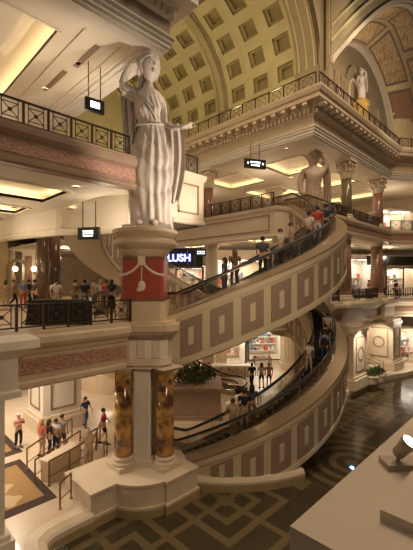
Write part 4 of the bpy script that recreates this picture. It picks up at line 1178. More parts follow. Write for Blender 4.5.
person('person in bright orange shirt and cream skirt-length shorts at the brass rail', ground(42, 457), 150, 'stand', 'orange', 'beige', True, HAIRY, 1, s=1.05)
person('person in black dress-like outfit right beside the one in orange', ground(49.5, 456), 120, 'stand', 'black', 'black', False, HAIRD, 1, s=1.02)
person('person in navy with white top, third in the group at the rails', ground(56, 454), 160, 'stand', 'white', 'navy', False, HAIRB, 0, s=1.0)
person('tall person in grey-blue shirt at the back of the rail group', ground(62, 452), 170, 'stand', 'grey', 'darkgrey', True, HAIRB, 0, s=1.08)
person('small person in dark clothes walking alone beyond the white pier', ground(85.5, 427), 60, 'walk', 'navy', 'denim', False, HAIRD, 1)
person('person in red shirt and dark shorts striding left of the golden columns', ground(103.5, 444), 100, 'walk', 'red', 'black', True, HAIRD, 0, s=1.06)
person('person in pale clothes going down between the brass rails', ground(88, 467), 230, 'rail', 'beige', 'beige', True, HAIRG, 0)
# ground floor, far right of the planter, in front of the glowing shop
person('person in dark top by the bright ground floor shop, left one of three', ground(252, 388), 200, 'walk', 'black', 'black', False, HAIRD, 0, s=1.12)
person('person in white shirt, middle one of three by the bright ground floor shop', ground(261.5, 388), 190, 'stand', 'white', 'brown', True, HAIRB, 1, s=1.15)
person('person in pink top, right one of three by the bright ground floor shop', ground(269, 387), 170, 'stand', 'pink', 'brown', True, HAIRD, 0, s=1.1)
# middle floor crowd on the left
def mid(px, D): return atd(px, D, L1)
for (lb, px, D, face, pose, top, bot, hair, long, ex) in (
    ('person in pale dress at the far left end of the crowd', 6, 24, 200, 'stand', 'beige', 'beige', HAIRB, 1, None),
    ('person in pink and white top in the crowd at far left', 14, 23, 120, 'walk', 'pink', 'black', HAIRB, 0, None),
    ('person in light blue shirt carrying a bag in the left crowd', 23, 22, 60, 'stand', 'blue', 'red', HAIRG, 0, 'bag'),
    ('person in black jacket beside the one in light blue', 29, 22.5, 100, 'walk', 'black', 'black', HAIRD, 0, None),
    ('person in dark coat right before the brown marble column', 35, 21, 140, 'stand', 'darkgrey', 'black', HAIRD, 0, None),
    ('person in rosy top leaning by the railing in front of the brown column', 56, 18, 40, 'rail', 'white', 'beige', HAIRD, 1, None),
    ('person in dark top below the hanging sign, left of the pair', 75.5, 20, 170, 'stand', 'brown', 'black', HAIRD, 0, None),
    ('tall person in navy with backpack below the hanging sign', 85, 19, 190, 'stand', 'navy', 'denim', HAIRD, 0, 'backpack'),
    ('person in beige top behind the navy backpack wearer', 93.5, 22, 80, 'stand', 'beige', 'denim', HAIRB, 0, None),
    ('person in white shirt in the crowd next to the red block', 101, 21, 210, 'walk', 'white', 'beige', HAIRY, 1, None),
    ('person in red top in the crowd next to the red block', 107, 20, 180, 'stand', 'red', 'black', HAIRB, 0, None),
    ('person all in black nearest the red block', 112, 19, 150, 'stand', 'black', 'black', HAIRD, 1, None)):
    person(lb, mid(px, D), face, pose, top, bot, False, hair, long, extra=ex)
# riders
def rider(px, z0, lb, th, **k):
    p = C1 + Matrix.Rotation(SPIN, 3, 'Z') @ pol(k.pop('r', 6.1), th, 0)
    st = 3.6; i = math.floor((th - TH0) / st)
    z = rise(TH0 + i * st + st / 2, z0)
    k['s'] = k.get('s', 1.0) * 1.09
    return person(lb, (p.x, p.y, z), k.pop('face', 0), k.pop('pose', 'stand'), **k)
rider(0, L1, 'rider with long dark hair in dark top, lower of the pair on the upper escalator', -91.5, r=5.9, top='darkgrey', bot='denim', long=1, face=250)
rider(0, L1, 'rider with long hair in brown top, upper of the pair on the upper escalator', -87, r=5.95, top='brown', bot='denim', long=1, hair=HAIRB, face=200)
rider(0, L1, 'broad rider in dark shirt alone halfway up the upper escalator', -74.5, r=6.1, top='darkgrey', bot='black', face=150, pose='rail', s=1.05)
rider(0, L1, 'rider in white shirt leaning back on the upper escalator', -64, r=5.9, top='white', bot='black', face=60)
rider(0, L1, 'rider in cream shirt above the white-shirted one on the upper escalator', -57.5, r=5.9, top='beige', bot='navy', face=80)
rider(0, L1, 'rider in red shirt near the top of the upper escalator', -37, r=6.1, top='red', bot='white', face=160)
rider(0, L1, 'rider in dark blue near the top of the upper escalator beside the red shirt', -32, r=6.4, top='navy', bot='black', face=150)
rider(0, L1, 'rider in light top partly hidden just behind the red shirt', -42.5, r=5.9, top='white', bot='darkgrey', face=120)
rider(0, 0, 'rider in beige clothes lowest on the lower escalator', -88, r=6.1, top='beige', bot='beige', face=200, hair=HAIRB, pose='walk')
rider(0, 0, 'rider in black and white top just above the one in beige on the lower escalator', -82.5, r=5.9, top='black', bot='beige', face=180)
rider(0, 0, 'rider in dark top further up the lower escalator with bare arms', -78.5, r=5.8, top='darkgrey', bot='brown', face=170, long=1)
rider(0, 0, 'rider in white top on the upper part of the lower escalator, at the inner rail', -40, r=5.75, top='white', bot='beige', face=160, s=.86)
rider(0, 0, 'rider in blue patterned shirt on the upper part of the lower escalator', -33, r=6.35, top='blue', bot='navy', face=150, s=.95, extra='backpack')
rider(0, 0, 'rider in dark clothes right above the blue patterned shirt', -24, r=6.2, top='black', bot='black', face=160, s=.9)
rider(0, 0, 'rider in white shirt highest on the lower escalator', -14, r=6.3, top='white', bot='brown', face=140, s=.9)
p = C2 + Matrix.Rotation(ROT2, 3, 'Z') @ pol(6.0, -3, rise(-3, L1)); person('rider in dark top on the rear escalator beside the hanging sign', p, 30, 'stand', 'black', 'black')
p = C2 + Matrix.Rotation(ROT2, 3, 'Z') @ pol(6.0, -12, rise(-12, L1)); person('second rider in grey on the rear escalator, nearer the pillar', p, 30, 'stand', 'grey', 'black')
# shoppers
for (lb, px, D, z, top) in (('shopper in dark top before the blue lettered shop, left one', 176.5, 29, L1, 'black'), ('shopper in dark top before the blue lettered shop, right one', 184, 29.5, L1, 'darkgrey'),
                           ('shopper in black by the middle floor railing near the right edge', 396, 34, L1, 'black'), ('shopper in brown behind the middle floor railing between rose columns', 369, 34, L1, 'brown')):
    person(lb, atd(px, D, z), 100, 'stand', top, 'black')
# ================================================================ SIGNS, SHOPS, FURNISHINGS
def hanging_sign(label, c, w, h, rods, ztop, lines, yaw=0):
    """box sign hung on two rods; lines: (x0,x1,z0,z1) white bars of lettering in sign coordinates"""
    t = thing('hanging_sign', label, 'sign', c, SPIN + yaw)
    MB().box((-w / 2, -.09, -h / 2), (w / 2, .09, h / 2)).build('box', DKPANEL, t)
    m = MB()
    for (x0, x1, z0, z1) in lines: m.box((x0, -.105, z0), (x1, -.09, z1))
    m.build('lit_face', WSIGN, t)
    for s in rods: MB().tube([(s * w, 0, h / 2), (s * w, 0, ztop - c.z)], .025, 6).build('rod', IRON, t)
    return t
def words(w, rows, h):
    L = []; random.seed(int(w * 100) + rows)
    rh = h * .80 / rows
    for r in range(rows):
        z = h * .40 - (r + 1) * rh + rh * .2; x = -w * (.40 - .08 * random.random()); e = -x
        while x < e:
            g = rh * (.35 + .2 * random.random()); L.append((x, min(x + g, e), z, z + rh * .5)); x += g + rh * .22
    return L
D = 17.0
hanging_sign('black hanging sign with three lit lines above the left crowd', atd(89, 17, CAM_Z + (281 - 233.5) * 17 / F), 23 * 17 / F, 12 * 17 / F, (-.3, .32), 12.1, words(.7, 3, .42), -.22)
hanging_sign('black hanging sign with white lit face on the upper floor left of the statue', atd(94.5, 17.2, CAM_Z + (281 - 106) * 17.2 / F), 19 * 17.2 / F, 13 * 17.2 / F, (-.32, .32), 18.75, [(-.22, .22, -.13, .16)], .65)
hanging_sign('black hanging sign with lit lettering in front of the top gallery', atd(255, 27, CAM_Z + (281 - 164) * 27 / F), 23 * 27 / F, 9 * 27 / F, (-.2, .2), 18.75, words(1.0, 2, .55) + [(-.66, -.56, -.05, .08), (.56, .66, -.05, .08)], .3)
hanging_sign('small black sign with white lettering under the top gallery near the blue shop name', atd(201, 30, CAM_Z + (281 - 252.5) * 30 / F), 13 * 30 / F, 6.5 * 30 / F, (-.3, .3), 11.4, words(.8, 2, .4))

def text_obj(name, body, size, m, parent, loc, rot, ext=.04):
    cu = bpy.data.curves.new(name, 'FONT'); cu.body = body; cu.size = size; cu.extrude = ext; cu.align_x = 'CENTER'; cu.align_y = 'CENTER'; cu.offset = .015
    o = bpy.data.objects.new(name, cu); COL.objects.link(o)
    dg = bpy.context.evaluated_depsgraph_get(); me = bpy.data.meshes.new_from_object(o.evaluated_get(dg))
    bpy.data.objects.remove(o)
    me.materials.clear(); me.materials.append(m)
    q = bpy.data.objects.new(name, me); COL.objects.link(q); q.parent = parent; q.location = loc; q.rotation_euler = rot
    return q
# shop with blue letters
def shop_local(name, label, px, D, z, w, h, yaw=0, depth=3.0, frame=DKPANEL, glow=SHOPG, pw=45):
    t = thing(name, label, 'shop', atd(px, D, z), SPIN + yaw)
    MB().box((-w / 2, depth, 0), (w / 2, depth + .1, h)).build('back_wall', WHITE, t)
    MB().box((-w / 2, 0, 0), (w / 2, depth, .04)).build('shop_floor', FLOORM, t)
    MB().box((-w / 2, 0, h), (w / 2, depth, h + .12)).build('shop_ceiling', WHITE, t)
    for s in (-1, 1): MB().box((s * w / 2 - .08, 0, 0), (s * w / 2 + .08, depth, h)).build('side_wall', WHITE, t)
    m = MB()
    for k in range(max(1, int(w / 1.6))):
        x = -w / 2 + (k + .5) * w / max(1, int(w / 1.6)); m.box((x - .5, depth * .3, h - .05), (x + .5, depth * .6, h - .01))
    m.build('ceiling_light', SHOPL, t)
    if z == L1:
        MB().box((-w / 2 - .3, -.05, h + .12), (w / 2 + .3, .25, 4.68)).build('upper_wall', STONE_L, t)
    fr = MB()
    n = max(1, int(w / 2.2))
    for k in range(n + 1):
        x = -w / 2 + k * w / n; fr.box((x - .06, -.06, 0), (x + .06, .06, h))
    fr.box((-w / 2, -.06, h - .1), (w / 2, .06, h)); fr.box((-w / 2, -.06, 0), (w / 2, .06, .1)); fr.build('shopfront_frame', frame, t)
    MB().box((-w / 2, -.01, .1), (w / 2, .01, h - .1)).build('shop_window', CLEAR, t)
    for r in range(3):
        MB().box((-w / 2 + .3, depth - .45, .5 + r * .75), (w / 2 - .3, depth, .55 + r * .75)).build('shelf', WHITE, t)
    random.seed(int(px * 7 + D))
    nn = int(w / .5)
    for r in range(3):
        for k in range(nn):
            if random.random() < .25: continue
            x = -w / 2 + .5 + k * (w - .9) / nn; hh = .2 + .35 * random.random()
            g = MB(); g.box((x, depth - .4, .56 + r * .75), (x + .22 + .15 * random.random(), depth - .1, .56 + r * .75 + hh)); g.build('goods', random.choice([CL['red'], CL['pink'], CL['brown'], CL['white'], CL['black'], GOODS, CL['blue']]), t)
    l = bpy.data.lights.new('shop_lamp', 'AREA'); l.energy = pw * w; l.color = (1, .9, .8); l.size = w * .5
    lo = bpy.data.objects.new('shop_lamp_light', l); COL.objects.link(lo); lo.location = t.matrix_basis @ Vector((0, depth * .45, h - .15))
    return t
SHOPL = mat('shop_downlight', (1, 1, 1), .5, emit=(1, .90, .78), estr=9)
def goods_table(label, px, D, z, yaw=0, kind=0):
    t = thing('display_table', label, 'table', atd(px, D, z), SPIN + yaw)
    MB().box((-.9, -.4, .78), (.9, .4, .84)).build('table_top', WOOD, t)
    for sx in (-.82, .82):
        for sy in (-.34, .34): MB().box((sx - .04, sy - .04, 0), (sx + .04, sy + .04, .78)).build('leg', WOOD, t)
    random.seed(int(px) + kind)
    for k in range(7):
        x = -.8 + k * .24; MB().box((x, -.25, .84), (x + .16, .1, .84 + .08 + .2 * random.random())).build('goods', random.choice([CL['red'], CL['white'], CL['pink'], CL['black']]), t)
lush = shop_local('shop', 'shop with dark fascia and blue lit name on the middle floor', 176, 33.0, L1, 5.0, 2.9, -.15)
MB().box((-2.5, -.25, 2.95), (2.5, -.02, 4.6)).build('fascia', DKPANEL, lush)
for s in range(2): MB().box((1.1 + .7 * s, -.3, 3.0), (1.15 + .7 * s, -.25, 4.5)).build('fascia_joint', CHROME, lush)
text_obj('lettering', 'LUSH', .92, BSIGN, lush, (.36, -.34, 3.72), (PI / 2, 0, 0))
shop_local('shop', 'bright shop window behind the two women riding the escalator', 238, 35, L1, 5.8, 3.7, .1, frame=CHROME, pw=130)
shop_local('shop', 'bright shop front on the middle floor left of the rose columns', 328, 36, L1, 4.0, 3.2, .2, frame=CHROME)
shop_local('shop', 'cool lit shop front between the rose columns', 364, 41, L1, 3.6, 4.2, .2)
shop_local('shop', 'wide white lit shop with dark sign band at the right edge of the middle floor', 412, 43, L1, 7.0, 3.2, .2)
f = thing('shop_sign', 'long black blank fascia board above the right middle floor shop', 'sign', atd(400, 40.5, L1 + 3.4), SPIN + .2)
MB().box((-4.2, -.3, 0), (4.2, 0, 1.0)).build('board', DKPANEL, f)
shop_local('shop', 'pink and white lit shop behind the three people on the ground floor', 267, 38, 0, 4.0, 3.9, .1)
shop_local('shop', 'dark framed shop window left of the pink lit shop', 231, 36, 0, 3.0, 3.6, .1, frame=DKPANEL)
shop_local('shop', 'ground floor boutique with white displays at the right edge', 413, 37.0, 0, 3.6, 3.3, .35, frame=STONE_L, depth=2.2, pw=70)
shop_local('shop', 'bright window high on the top gallery at the right edge', 404, 44, L2, 6.0, 3.6, .2, frame=WHITE)
for (lb, px, D, z, y) in (('display table with small boxes in the pink lit shop doorway', 262, 35.5, 0, .1), ('display table in the right edge boutique', 411, 37.8, 0, .35), ('small display table before the cool lit shop', 372, 38, L1, .2)):
    goods_table(lb, px, D, z, y)
# stone pilasters between ground shops
for (lb, px, D) in (('beige pilaster left of the dark shop window', 221, 34.5), ('ribbed pale pilaster right of the pink lit shop', 287, 34.5), ('pale pilaster far left behind the planter', 208, 33)):
    t = thing('pilaster', lb, 'pilaster', atd(px, D, 0), SPIN); MB().box((-.55, -.5, 0), (.55, .5, 4.9)).build('shaft', STONE_L, t); MB().box((-.7, -.65, 0), (.7, .5, .6)).build('base', STONE_L, t)
    for s in (-.3, 0, .3): MB().box((s - .05, -.56, .8), (s + .05, -.5, 4.3)).build('rib', STONE, t)
# jewellery counters / low wood-and-glass fence
t = thing('display_counter', 'long white counter with crossed wooden front before the ground floor shops', 'counter', atd(233, 31.2, 0), SPIN)
MB().box((-1.9, 0, .9), (1.9, .9, 1.0)).build('counter_top', WHITE, t); MB().box((-1.8, .1, 0), (1.8, .85, .9)).build('body', STONE_L, t)
for k in range(5):
    m = MB(); x = -1.75 + k * .7; m.box((x - .03, -.02, 0), (x + .03, .04, .9)); m.build('post', WOOD, t)
    if k < 4:
        m = MB(); m.tube([(x, 0, .1), (x + .7, 0, .8)], .02, 5); m.tube([(x, 0, .8), (x + .7, 0, .1)], .02, 5); m.build('cross_brace', WOOD, t)

# planter box with plants
pb = ld(-.75, 22.9)
t = thing('stone_planter', 'large square stone box with greenery under the upper escalator', 'planter', (pb.x, pb.y, 0), SPIN)
MB().box((-1.6, -1.3, 0), (1.6, 1.3, 1.75)).build('body', STONE_D, t)
MB().box((-1.72, -1.42, 1.75), (1.72, 1.42, 1.92)).build('rim', STONE_D, t); MB().box((-1.72, -1.42, 0), (1.72, 1.42, .25)).build('base', STONE_D, t)
def bush(label, c, r, n, mt, cat='plant', flowers=0, name='potted_plant', rot=0):
    t = thing(name, label, cat, c, rot); m = MB(); random.seed(int(c[0] * 91 + c[1] * 13))
    m2 = MB()
    for k in range(n):
        a = random.random() * 2 * PI; e = random.random() ** .6; d = Vector((math.cos(a) * r[0] * e, math.sin(a) * r[1] * e, r[2] * (.15 + .85 * random.random()) * (1.1 - .5 * e)))
        u = Vector((random.uniform(-1, 1), random.uniform(-1, 1), random.uniform(.2, 1))).normalized() * .2; s = u.cross(Vector((random.random(), random.random(), .3))).normalized() * .05
        m.quad(d, d + u * .5 + s, d + u, d + u * .5 - s)
        if k % 7 == 0: m2.tube([Vector((d.x * .2, d.y * .2, 0)), Vector((d.x * .7, d.y * .7, d.z * .6)), d], .012, 4)
    m.build('foliage', mt, t); m2.build('stems', WOOD, t)
    if flowers:
        f = MB()
        for k in range(flowers):
            a = random.random() * 2 * PI; e = random.random() ** .5; f.ball((math.cos(a) * r[0] * e, math.sin(a) * r[1] * e, r[2] * random.uniform(.5, 1.05)), .06, 6, 4)
        f.build('blossoms', PINKF, t)
    return t
bush('leafy arrangement with pale red blossoms on the stone box', Vector((pb.x, pb.y, 1.92)), (1.4, 1.1, 1.1), 900, LEAF, flowers=40, name='flower_arrangement')
# urn/finial beside arrangement
q = ld(-2.15, 22.2); 
t = thing('urn', 'pale stone urn at the left end of the stone box', 'urn', (q.x, q.y, 1.92)); MB().lathe([(.25, 0), (.25, .1), (.1, .2), (.14, .35), (.36, .75), (.38, .95), (.28, 1.05), (.42, 1.15), (.42, 1.22)], n=20).build('body', STONE_L, t, True)
# curved planter wall with dark hedge behind the left ground floor
cc = ld(-6.4, 31)
t = thing('curved_planter', 'curved tan planter wall beyond the walkers on the ground floor', 'planter', (cc.x, cc.y, 0), SPIN)
m = MB(); m.rings([[pol(r, th, z) for (r, z) in ((4.4, 0), (4.7, 0), (4.7, 1.35), (4.4, 1.35))] for th in arcs(-178, -20, 6)]); m.build('wall', STONE, t)
m = MB(); m.rings([[pol(r, th, z) for (r, z) in ((4.3, 1.35), (4.8, 1.35), (4.8, 1.45), (4.3, 1.45))] for th in arcs(-178, -20, 6)]); m.build('coping', STONE_L, t)
for k, (px, lb) in enumerate(((84, 'leftmost dark clump of greenery in the curved planter'), (100, 'middle dark clump of greenery in the curved planter'), (116, 'dark clump of greenery in the curved planter beside the golden column'))):
    bush(lb, atd(px, 27.8 + .3 * k, 1.35), (1.0, .5, 1.0), 350, LEAF)
for (px, py, lb) in ((371.5, 372, 'low dark plant in the recess between the lit piers, left one'), (379, 370, 'low dark plant in the recess between the lit piers, right one')):
    t = thing('planter_box', lb.replace('low dark plant', 'stone tub holding the low plant'), 'planter', at(px, py + 12, 0)); MB().lathe([(.35, 0), (.42, .1), (.5, .55), (.56, .62), (.5, .66)], n=16).build('tub', STONE_L, t)
    bush(lb, at(px, py + 12, 0) + Vector((0, 0, .62)), (.55, .55, .6), 200, LEAF)

# rugs
def rug(label, pts, extra=None):
    t = thing('rug', label, 'rug', (pts[0].x, pts[0].y, 0)); o = pts[0]
    c = sum((p for p in pts), Vector()) / 4
    def sc(f): return [((c + (p - c) * f) - o) for p in pts]
    MB().prism([(p.x, p.y) for p in sc(1.0)], 0.0, .015).build('border', RUGD, t)
    MB().prism([(p.x, p.y) for p in sc(.78)], 0.015, .022).build('field', RUGG, t)
    for s in (-.26, 0, .26):
        m = MB(); v = (pts[1] - pts[0]) * s; q = c + v - o
        m.prism([(q.x + math.cos(a) * .42 * (1 + .2 * math.cos(4 * a)), q.y + math.sin(a) * .42 * (1 + .2 * math.cos(4 * a))) for a in [k * PI / 10 for k in range(20)]], .022, .026)
        m.build('motif', RUGL, t)
def rquad(x0, x1, y0, y1): return [Vector((x0, y0, 0)), Vector((x0, y1, 0)), Vector((x1, y1, 0)), Vector((x1, y0, 0))]
rug('dark bordered gold rug with pale motifs nearest the pool curb', rquad(2.9, 5.75, 13.9, 18.1))
rug('dark bordered gold rug under the person standing alone', rquad(3.0, 6.1, 18.8, 23.0))
rug('far brown and gold rug left of the white panelled pier', rquad(3.4, 7.0, 25.5, 31.5))

# brass stair rails and low wall by the steps
def brass_rail(label, p0, p1, n, h=.95, z0=0, z1=0):
    a = Vector(p0); b = Vector(p1); t = thing('handrail', label, 'handrail', a, 0)
    for k in range(n):
        p = (b - a) * (k / (n - 1)); MB().tube([p, p + Vector((0, 0, h))], .035, 6).build('post', BRASS, t)
        MB().lathe([(.06, 0), (.06, .05), (.03, .07)], p, 8).build('foot', BRASS, t)
    MB().tube([Vector((0, 0, h)), (b - a) + Vector((0, 0, h))], .04, 6).build('top_rail', BRASS, t)
    MB().tube([Vector((0, 0, h * .35)), (b - a) + Vector((0, 0, h * .35))], .022, 6).build('lower_rail', BRASS, t)
    g = MB(); d = (b - a); g.quad(Vector((0, 0, .4)), d + Vector((0, 0, .4)), d + Vector((0, 0, .88)), Vector((0, 0, .88)))
    return t
def G(px, py): return at(px, py, 0)
brass_rail('brass handrail furthest left beside the orange shirt', G(27, 470), G(72, 436), 4)
brass_rail('brass handrail just in front of the group of four', G(35, 483), G(80, 450), 4)
brass_rail('short brass handrail behind the low stone wall', G(80, 459), G(97, 447), 3)
brass_rail('short brass handrail at the foot of the steps near the plinth', G(60, 509), G(71, 498), 2, .95)
brass_rail('brass handrail on top of the low stone wall', G(49, 486), G(88, 462), 3, 1.0)
brass_rail('tiny pair of brass posts left of the golden columns', G(104, 458), G(107, 457), 2, .75)
brass_rail('brass handrail leading towards the walker in red', G(92, 462), G(100, 440), 3, .9)
a = G(50, 484); b = G(80, 464)
t = thing('low_wall', 'slanted low stone wall between the brass handrails', 'wall', a)
d = b - a; nrm = Vector((-d.y, d.x, 0)).normalized() * .5
MB().prism([(0, 0), (d.x, d.y), (d.x + nrm.x, d.y + nrm.y), (nrm.x, nrm.y)], 0, .85).build('body', STONE, t)
MB().prism([(-.05, -.05), (d.x + .05, d.y - .05), (d.x + nrm.x, d.y + nrm.y + .05), (nrm.x - .05, nrm.y + .05)], .85, .93).build('coping', STONE_L, t)
# low benches / steps at right far side of the pool
a = at(352, 392, 0)
t = thing('steps', 'pale stone steps between the lit piers at the far pool edge', 'steps', (31.2, 11.75, 0))
for k in range(3): MB().box((0, -.0 + .35 * k, 0), (3.8, 1.3, .18 * (k + 1))).build('tread', STONE_L, t)
for k in range(4):
    MB().tube([(.3 + 1.0 * k, 0, .1), (.3 + 1.0 * k, 0, 1.0), (.3 + 1.0 * k, 1.1, 1.3)], .03, 6).build('hand_rail', BRASS, t)

# black draped stand behind the lower bridge railing
a = atd(60, 14.0, L1)
t = thing('draped_table', 'long table covered in black cloth behind the lower bridge railing', 'table', a, SPIN + .7 - .62)
m = MB(); rs = []
for (z, g) in ((.0, .10), (.3, .06), (.75, .02), (.9, .0), (.93, -.04)):
    ring = []
    for k in range(80):
        u = k / 80 * 4; s = int(u); f = u - s; w, dd = 1.03 + g, .38 + g
        c = [(-w, -dd), (w, -dd), (w, dd), (-w, dd)]; p = Vector(c[s]).lerp(Vector(c[(s + 1) % 4]), f)
        rip = .03 * math.sin(k * 1.9) * (1 - z); ring.append(Vector((p.x * (1 + rip), p.y * (1 + rip * 2), z)))
    rs.append(ring)
m.rings(rs); m.build('cloth', BLACK, t)
# globe wall lamps in the hall
for (lb, px) in (('round glowing wall lamp left of the brown marble column', 34), ('round glowing wall lamp near the far left pilaster', 15)):
    c = at(px, 269.9, CAM_Z + .0) if False else atd(px, 36, CAM_Z + (281 - 269) * 36 / F)
    t = thing('wall_lamp', lb, 'lamp', c); MB().ball((0, 0, 0), .26, 14, 10).build('globe', LAMPE, t, True); MB().lathe([(.05, -.6), (.09, -.3), (.12, -.24)], n=10).build('stem', BRASS, t)

# near ledge, step block and spotlight
Z0 = 6.7
P0 = at(290, 526, Z0)
ledge = thing('stone_ledge', 'wide cream ledge in the near bottom right corner under the spotlight', 'ledge', (P0.x, P0.y, Z0))
MB().box((0, -6, -.16), (11, 0, 0)).build('top_slab', CREAML, ledge)
MB().box((.12, -6, -.34), (10.88, -.12, -.16)).build('moulding', STONE, ledge)
MB().box((.3, -6, -7.32), (10.7, -.3, -.34)).build('body', STONE, ledge)
P1 = at(380, 516, Z0 + .03)
sb = thing('stone_block', 'raised cream block with dark end on the near ledge at the right edge', 'block', (P1.x, P1.y, Z0))
MB().box((0, -3, 0), (4, 0, .075)).build('slab', CREAML, sb)
MB().box((.28, -3, .075), (4, -.26, .15)).build('upper_slab', STONE_D, sb)
PL = at(398, 466, Z0)
sl = thing('spotlight', 'small tilted spotlight with glowing face on the near cream ledge', 'spotlight', (PL.x, PL.y, Z0), SPIN)
MB().box((-.13, -.09, 0), (.17, .09, .05)).build('base', LAMPBODY, sl)
MB().tube([(0, 0, .05), (0, 0, .10)], .018, 8).build('stem', LAMPBODY, sl)
ax = Vector((.40, -.42, .82)).normalized()
c0 = Vector((0, 0, .11)); m = MB(); m.tube([c0 - ax * .02, c0, c0 + ax * .10, c0 + ax * .13, c0 + ax * .17], [.035, .052, .058, .068, .072], 18); m.build('housing', LAMPBODY, sl, True)
m = MB(); m.tube([c0 + ax * .170, c0 + ax * .174], .060, 18); m.build('lens', BEAMG, sl)
# small underwater lights with tiny jets in the pool
for (lb, px, py) in (('small glowing blue underwater light beside two thin jets', 352, 468),):
    c = at(px, py, -.3); t = thing('pool_light', lb, 'light', c); MB().ball((0, 0, .02), (.10, .10, .06), 10, 6).build('lens', BLUEG, t); MB().lathe([(.16, -.05), (.16, 0), (.12, .02)], n=14).build('ring', CHROME, t)
for (lb, px, py) in (('thin water jet just left above the blue pool light', 345, 463), ('thin water jet right above the blue pool light', 364, 457)):
    c = at(px, py, -.3); t = thing('water_jet', lb, 'fountain jet', c); MB().tube([(0, 0, -.05), (0, 0, .2), (.01, 0, .42)], [.03, .02, .008], 6).build('stream', CHROME, t)

# ================================================================ LAMPS
def downlight(c, label, group, r=.11):
    t = thing('ceiling_light', label, 'light', c, 0, group)
    MB().lathe([(r + .04, -.03), (r + .04, 0), (r, 0), (r, -.03)], n=14).build('ring', WHITE, t)
    MB().lathe([(r, -.028), (r, -.01)], n=14).build('lens', LAMPE, t)
    return t
DL = []
for i, (px, py, lb) in enumerate(((78, 63, 'bright round downlight high on the left, nearest the statue arm'), (45, 89, 'round downlight on the upper left ceiling above the lattice railing'), (73, 105, 'round downlight just left of the upper hanging sign'),
                   (44, 113, 'faint round downlight low on the upper left ceiling'), (110, 82, 'round downlight beside the statue elbow'), (92, 95, 'small downlight directly above the upper hanging sign'))):
    downlight(at(px, py, 18.73), lb, 'upper left downlights')
for i, (px, py, lb) in enumerate(((76, 187, 'round downlight under the upper bridge, right of the tray'), (71, 208.5, 'round downlight above the lower hanging sign'), (14, 207, 'round downlight between two glowing trays at far left'), (107, 198, 'round downlight beside the bulkhead under the upper bridge'),
                                  (40, 217, 'round downlight right over the brown marble column'))):
    if lb.startswith('round downlight beside'): downlight(at(px, py, 12.58), lb, 'lower left downlights')
    else: downlight(at(px, py, 12.08), lb, 'lower left downlights')
for i, (px, py, lb) in enumerate(((227, 247, 'round downlight above the pair of riders'), (250, 245, 'round downlight right of the one above the pair of riders'), (390, 248, 'round downlight over the shops at the right edge'))):
    downlight(at(px, py, 11.38 if px < 300 else 12.03), lb, 'shop floor downlights')
for i, (px, py, lb) in enumerate(((236, 161, 'small downlight left of the gallery hanging sign'), (274, 151, 'small downlight up right of the gallery hanging sign'), (286, 149, 'small downlight nearest the tan statue head'), (291, 178, 'small downlight below right of the gallery hanging sign'),
                                  (250, 180, 'small downlight below the gallery hanging sign'), (297, 170, 'small downlight beside the tan statue'), (225, 176, 'small downlight between the gallery column and the sign'))):
    downlight(at(px, py, 18.73), lb, 'gallery downlights')
# slots in upper ceiling
for (px, py, lb) in ((56, 80, 'narrow dark slot vent low on the upper left ceiling'), (86, 57, 'narrow dark slot vent near the statue arm')):
    c = at(px, py, 18.72); t = thing('ceiling_vent', lb, 'vent', c); MB().box((-.12, -1.1, -.01), (.12, 1.1, .02)).build('frame', STONE_D, t); MB().box((-.07, -1.0, -.02), (.07, 1.0, .0)).build('slot', STONE_D, t)

WARM = (1, .76, .52); WARM2 = (1, .84, .66); GOLDL = (1, .83, .54)
def light(kind, loc, power, col=WARM, size=.5, rot=None, target=None, spot=None, blend=.5):
    l = bpy.data.lights.new('lamp', kind); l.energy = power; l.color = col
    if kind == 'AREA': l.size = size
    else: l.shadow_soft_size = size
    if kind == 'SPOT': l.spot_size = math.radians(spot or 60); l.spot_blend = blend
    o = bpy.data.objects.new('lamp_light', l); COL.objects.link(o); o.location = loc
    if target is not None: o.rotation_euler = (Vector(target) - Vector(loc)).to_track_quat('-Z', 'Y').to_euler()
    return o
# downlights of the ground floor
for (x, y) in ((3, 16), (5.5, 19), (2, 22), (6, 25), (10, 24), (8.0, 17.2), (3, 30)): light('AREA', (x, y, 4.7), 205, WARM2, 1.0, target=(x, y, 0))
for (x, y) in ((17, 30), (23, 24), (26, 19), (29, 28)): light('AREA', (x, y, 4.7), 220, WARM2, 1.0, target=(x, y, 0))
# middle floor
for (x, y) in ((0, 17), (5, 21), (1, 27), (6, 33), (8.5, 15)): light('POINT', (x, y, 11.2), 80, WARM2, .3)
light('POINT', (5.8, 19, 9.9), 90, WARM2, .3)  # unseen fill added to lift the rear escalator's underside
for (x, y) in ((16, 32), (25, 18), (30, 16.5), (36, 17), (25, 26), (42, 14)): light('POINT', (x, y, 11.0), 150, WARM2, .3)
# top floor
for (x, y) in ((0, 18), (5, 25), (8, 17)): light('POINT', (x, y, 16.0), 190, WARM2, .3)
for (x, y) in ((28, 20), (35, 18), (29, 30), (38, 24), (24, 32), (43, 14)): light('POINT', (x, y, 16.6), 170, WARM2, .3)
# vault floodlights standing behind the cornices
for y in (16, 20, 26, 33): light('SPOT', (23.9, y, 21.8), 280, GOLDL, .4, target=(14, y + 1, 30), spot=150)
for y in (16, 20, 26, 33): light('SPOT', (11.2, y, 21.8), 440, GOLDL, .4, target=(22, y, 29), spot=150)
for x in (28.5, 33, 39, 43): light('SPOT', (x, 13.0, 21.9), 260, WARM2, .3, target=(x + .5, 13.5, 31), spot=150)
light('SPOT', (30, 5, 21), 5000, WARM2, .5, target=(37, 12.2, 33), spot=110)  # added spot hung in open air, brightens the painted vault
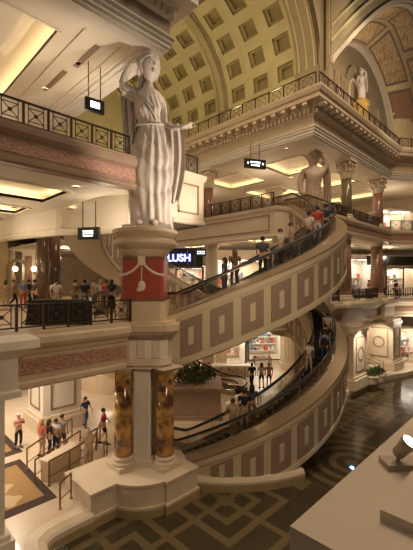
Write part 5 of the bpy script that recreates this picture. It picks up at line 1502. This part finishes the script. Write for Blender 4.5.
# spotlights on the marble woman
light('SPOT', (13.5, 3.4, 8.4), 6500, (1, .86, .72), .12, target=(9.3, 13.2, 14.2), spot=36)
light('SPOT', (16.0, 6, 20), 200, WARM, .3, target=(24.5, 13.5, 16), spot=40)
# added atrium fill lamps, unseen, high above the pool
for (x, y) in ((15, 4), (23, 4), (31, 5), (14, 11)): light('AREA', (x, y, 30), 1050, WARM, 4.0, target=(x + 1, y + 2, 0))
light('AREA', (7, 3, 11.5), 420, WARM, 2.0, target=(15, 10, 4))  # added off-frame fill for the front escalator fascias
light('POINT', (-1, 33, 10), 260, WARM2, .3)  # added fill to brighten the ochre hall wall
light('POINT', (0, 9, 16.5), 90, WARM2, .4)  # added fill to lift the high entablature at left
# golden columns, piers
light('SPOT', (7.3, 14.3, 4.6), 160, WARM2, .1, target=(8.1, 13.1, 1.5), spot=70)
light('SPOT', (28.0, 10.2, 4.9), 500, WARM2, .1, target=(28.5, 11.6, 2.5), spot=80)
light('SPOT', (33.6, 11.5, 4.7), 500, WARM2, .1, target=(35.3, 12.5, 2.5), spot=80)
light('POINT', (40, 10, 4.2), 250, WARM2, .2)
# spotlight on the near ledge
light('SPOT', (PL.x + .05, PL.y + .05, Z0 + .30), 60, (1, .85, .75), .05, target=(9, 13, 12), spot=70)
light('AREA', (1.2, -1.0, 10.5), 15, WARM2, 1.2, target=(3, 0, 6.7))


# ---------------------------------------------------------------- world, camera, view
wd = bpy.data.worlds.new('world'); bpy.context.scene.world = wd; wd.use_nodes = True
wd.node_tree.nodes['Background'].inputs[0].default_value = (1, .80, .62, 1)
wd.node_tree.nodes['Background'].inputs[1].default_value = .06
cd = bpy.data.cameras.new('camera'); cam = bpy.data.objects.new('camera', cd); COL.objects.link(cam)
cam.location = (0, 0, CAM_Z); cam.rotation_euler = (PI / 2, 0, -PI / 4)
cd.sensor_fit = 'VERTICAL'; cd.sensor_height = 36; cd.lens = F / 550 * 36; cd.shift_y = 6 / 550; cd.clip_end = 300; cd.clip_start = .05
sc = bpy.context.scene; sc.camera = cam
sc.view_settings.view_transform = 'Standard'; sc.view_settings.look = 'None'; sc.view_settings.gamma = 1
sc.view_settings.use_curve_mapping = False; sc.view_settings.exposure = -0.08
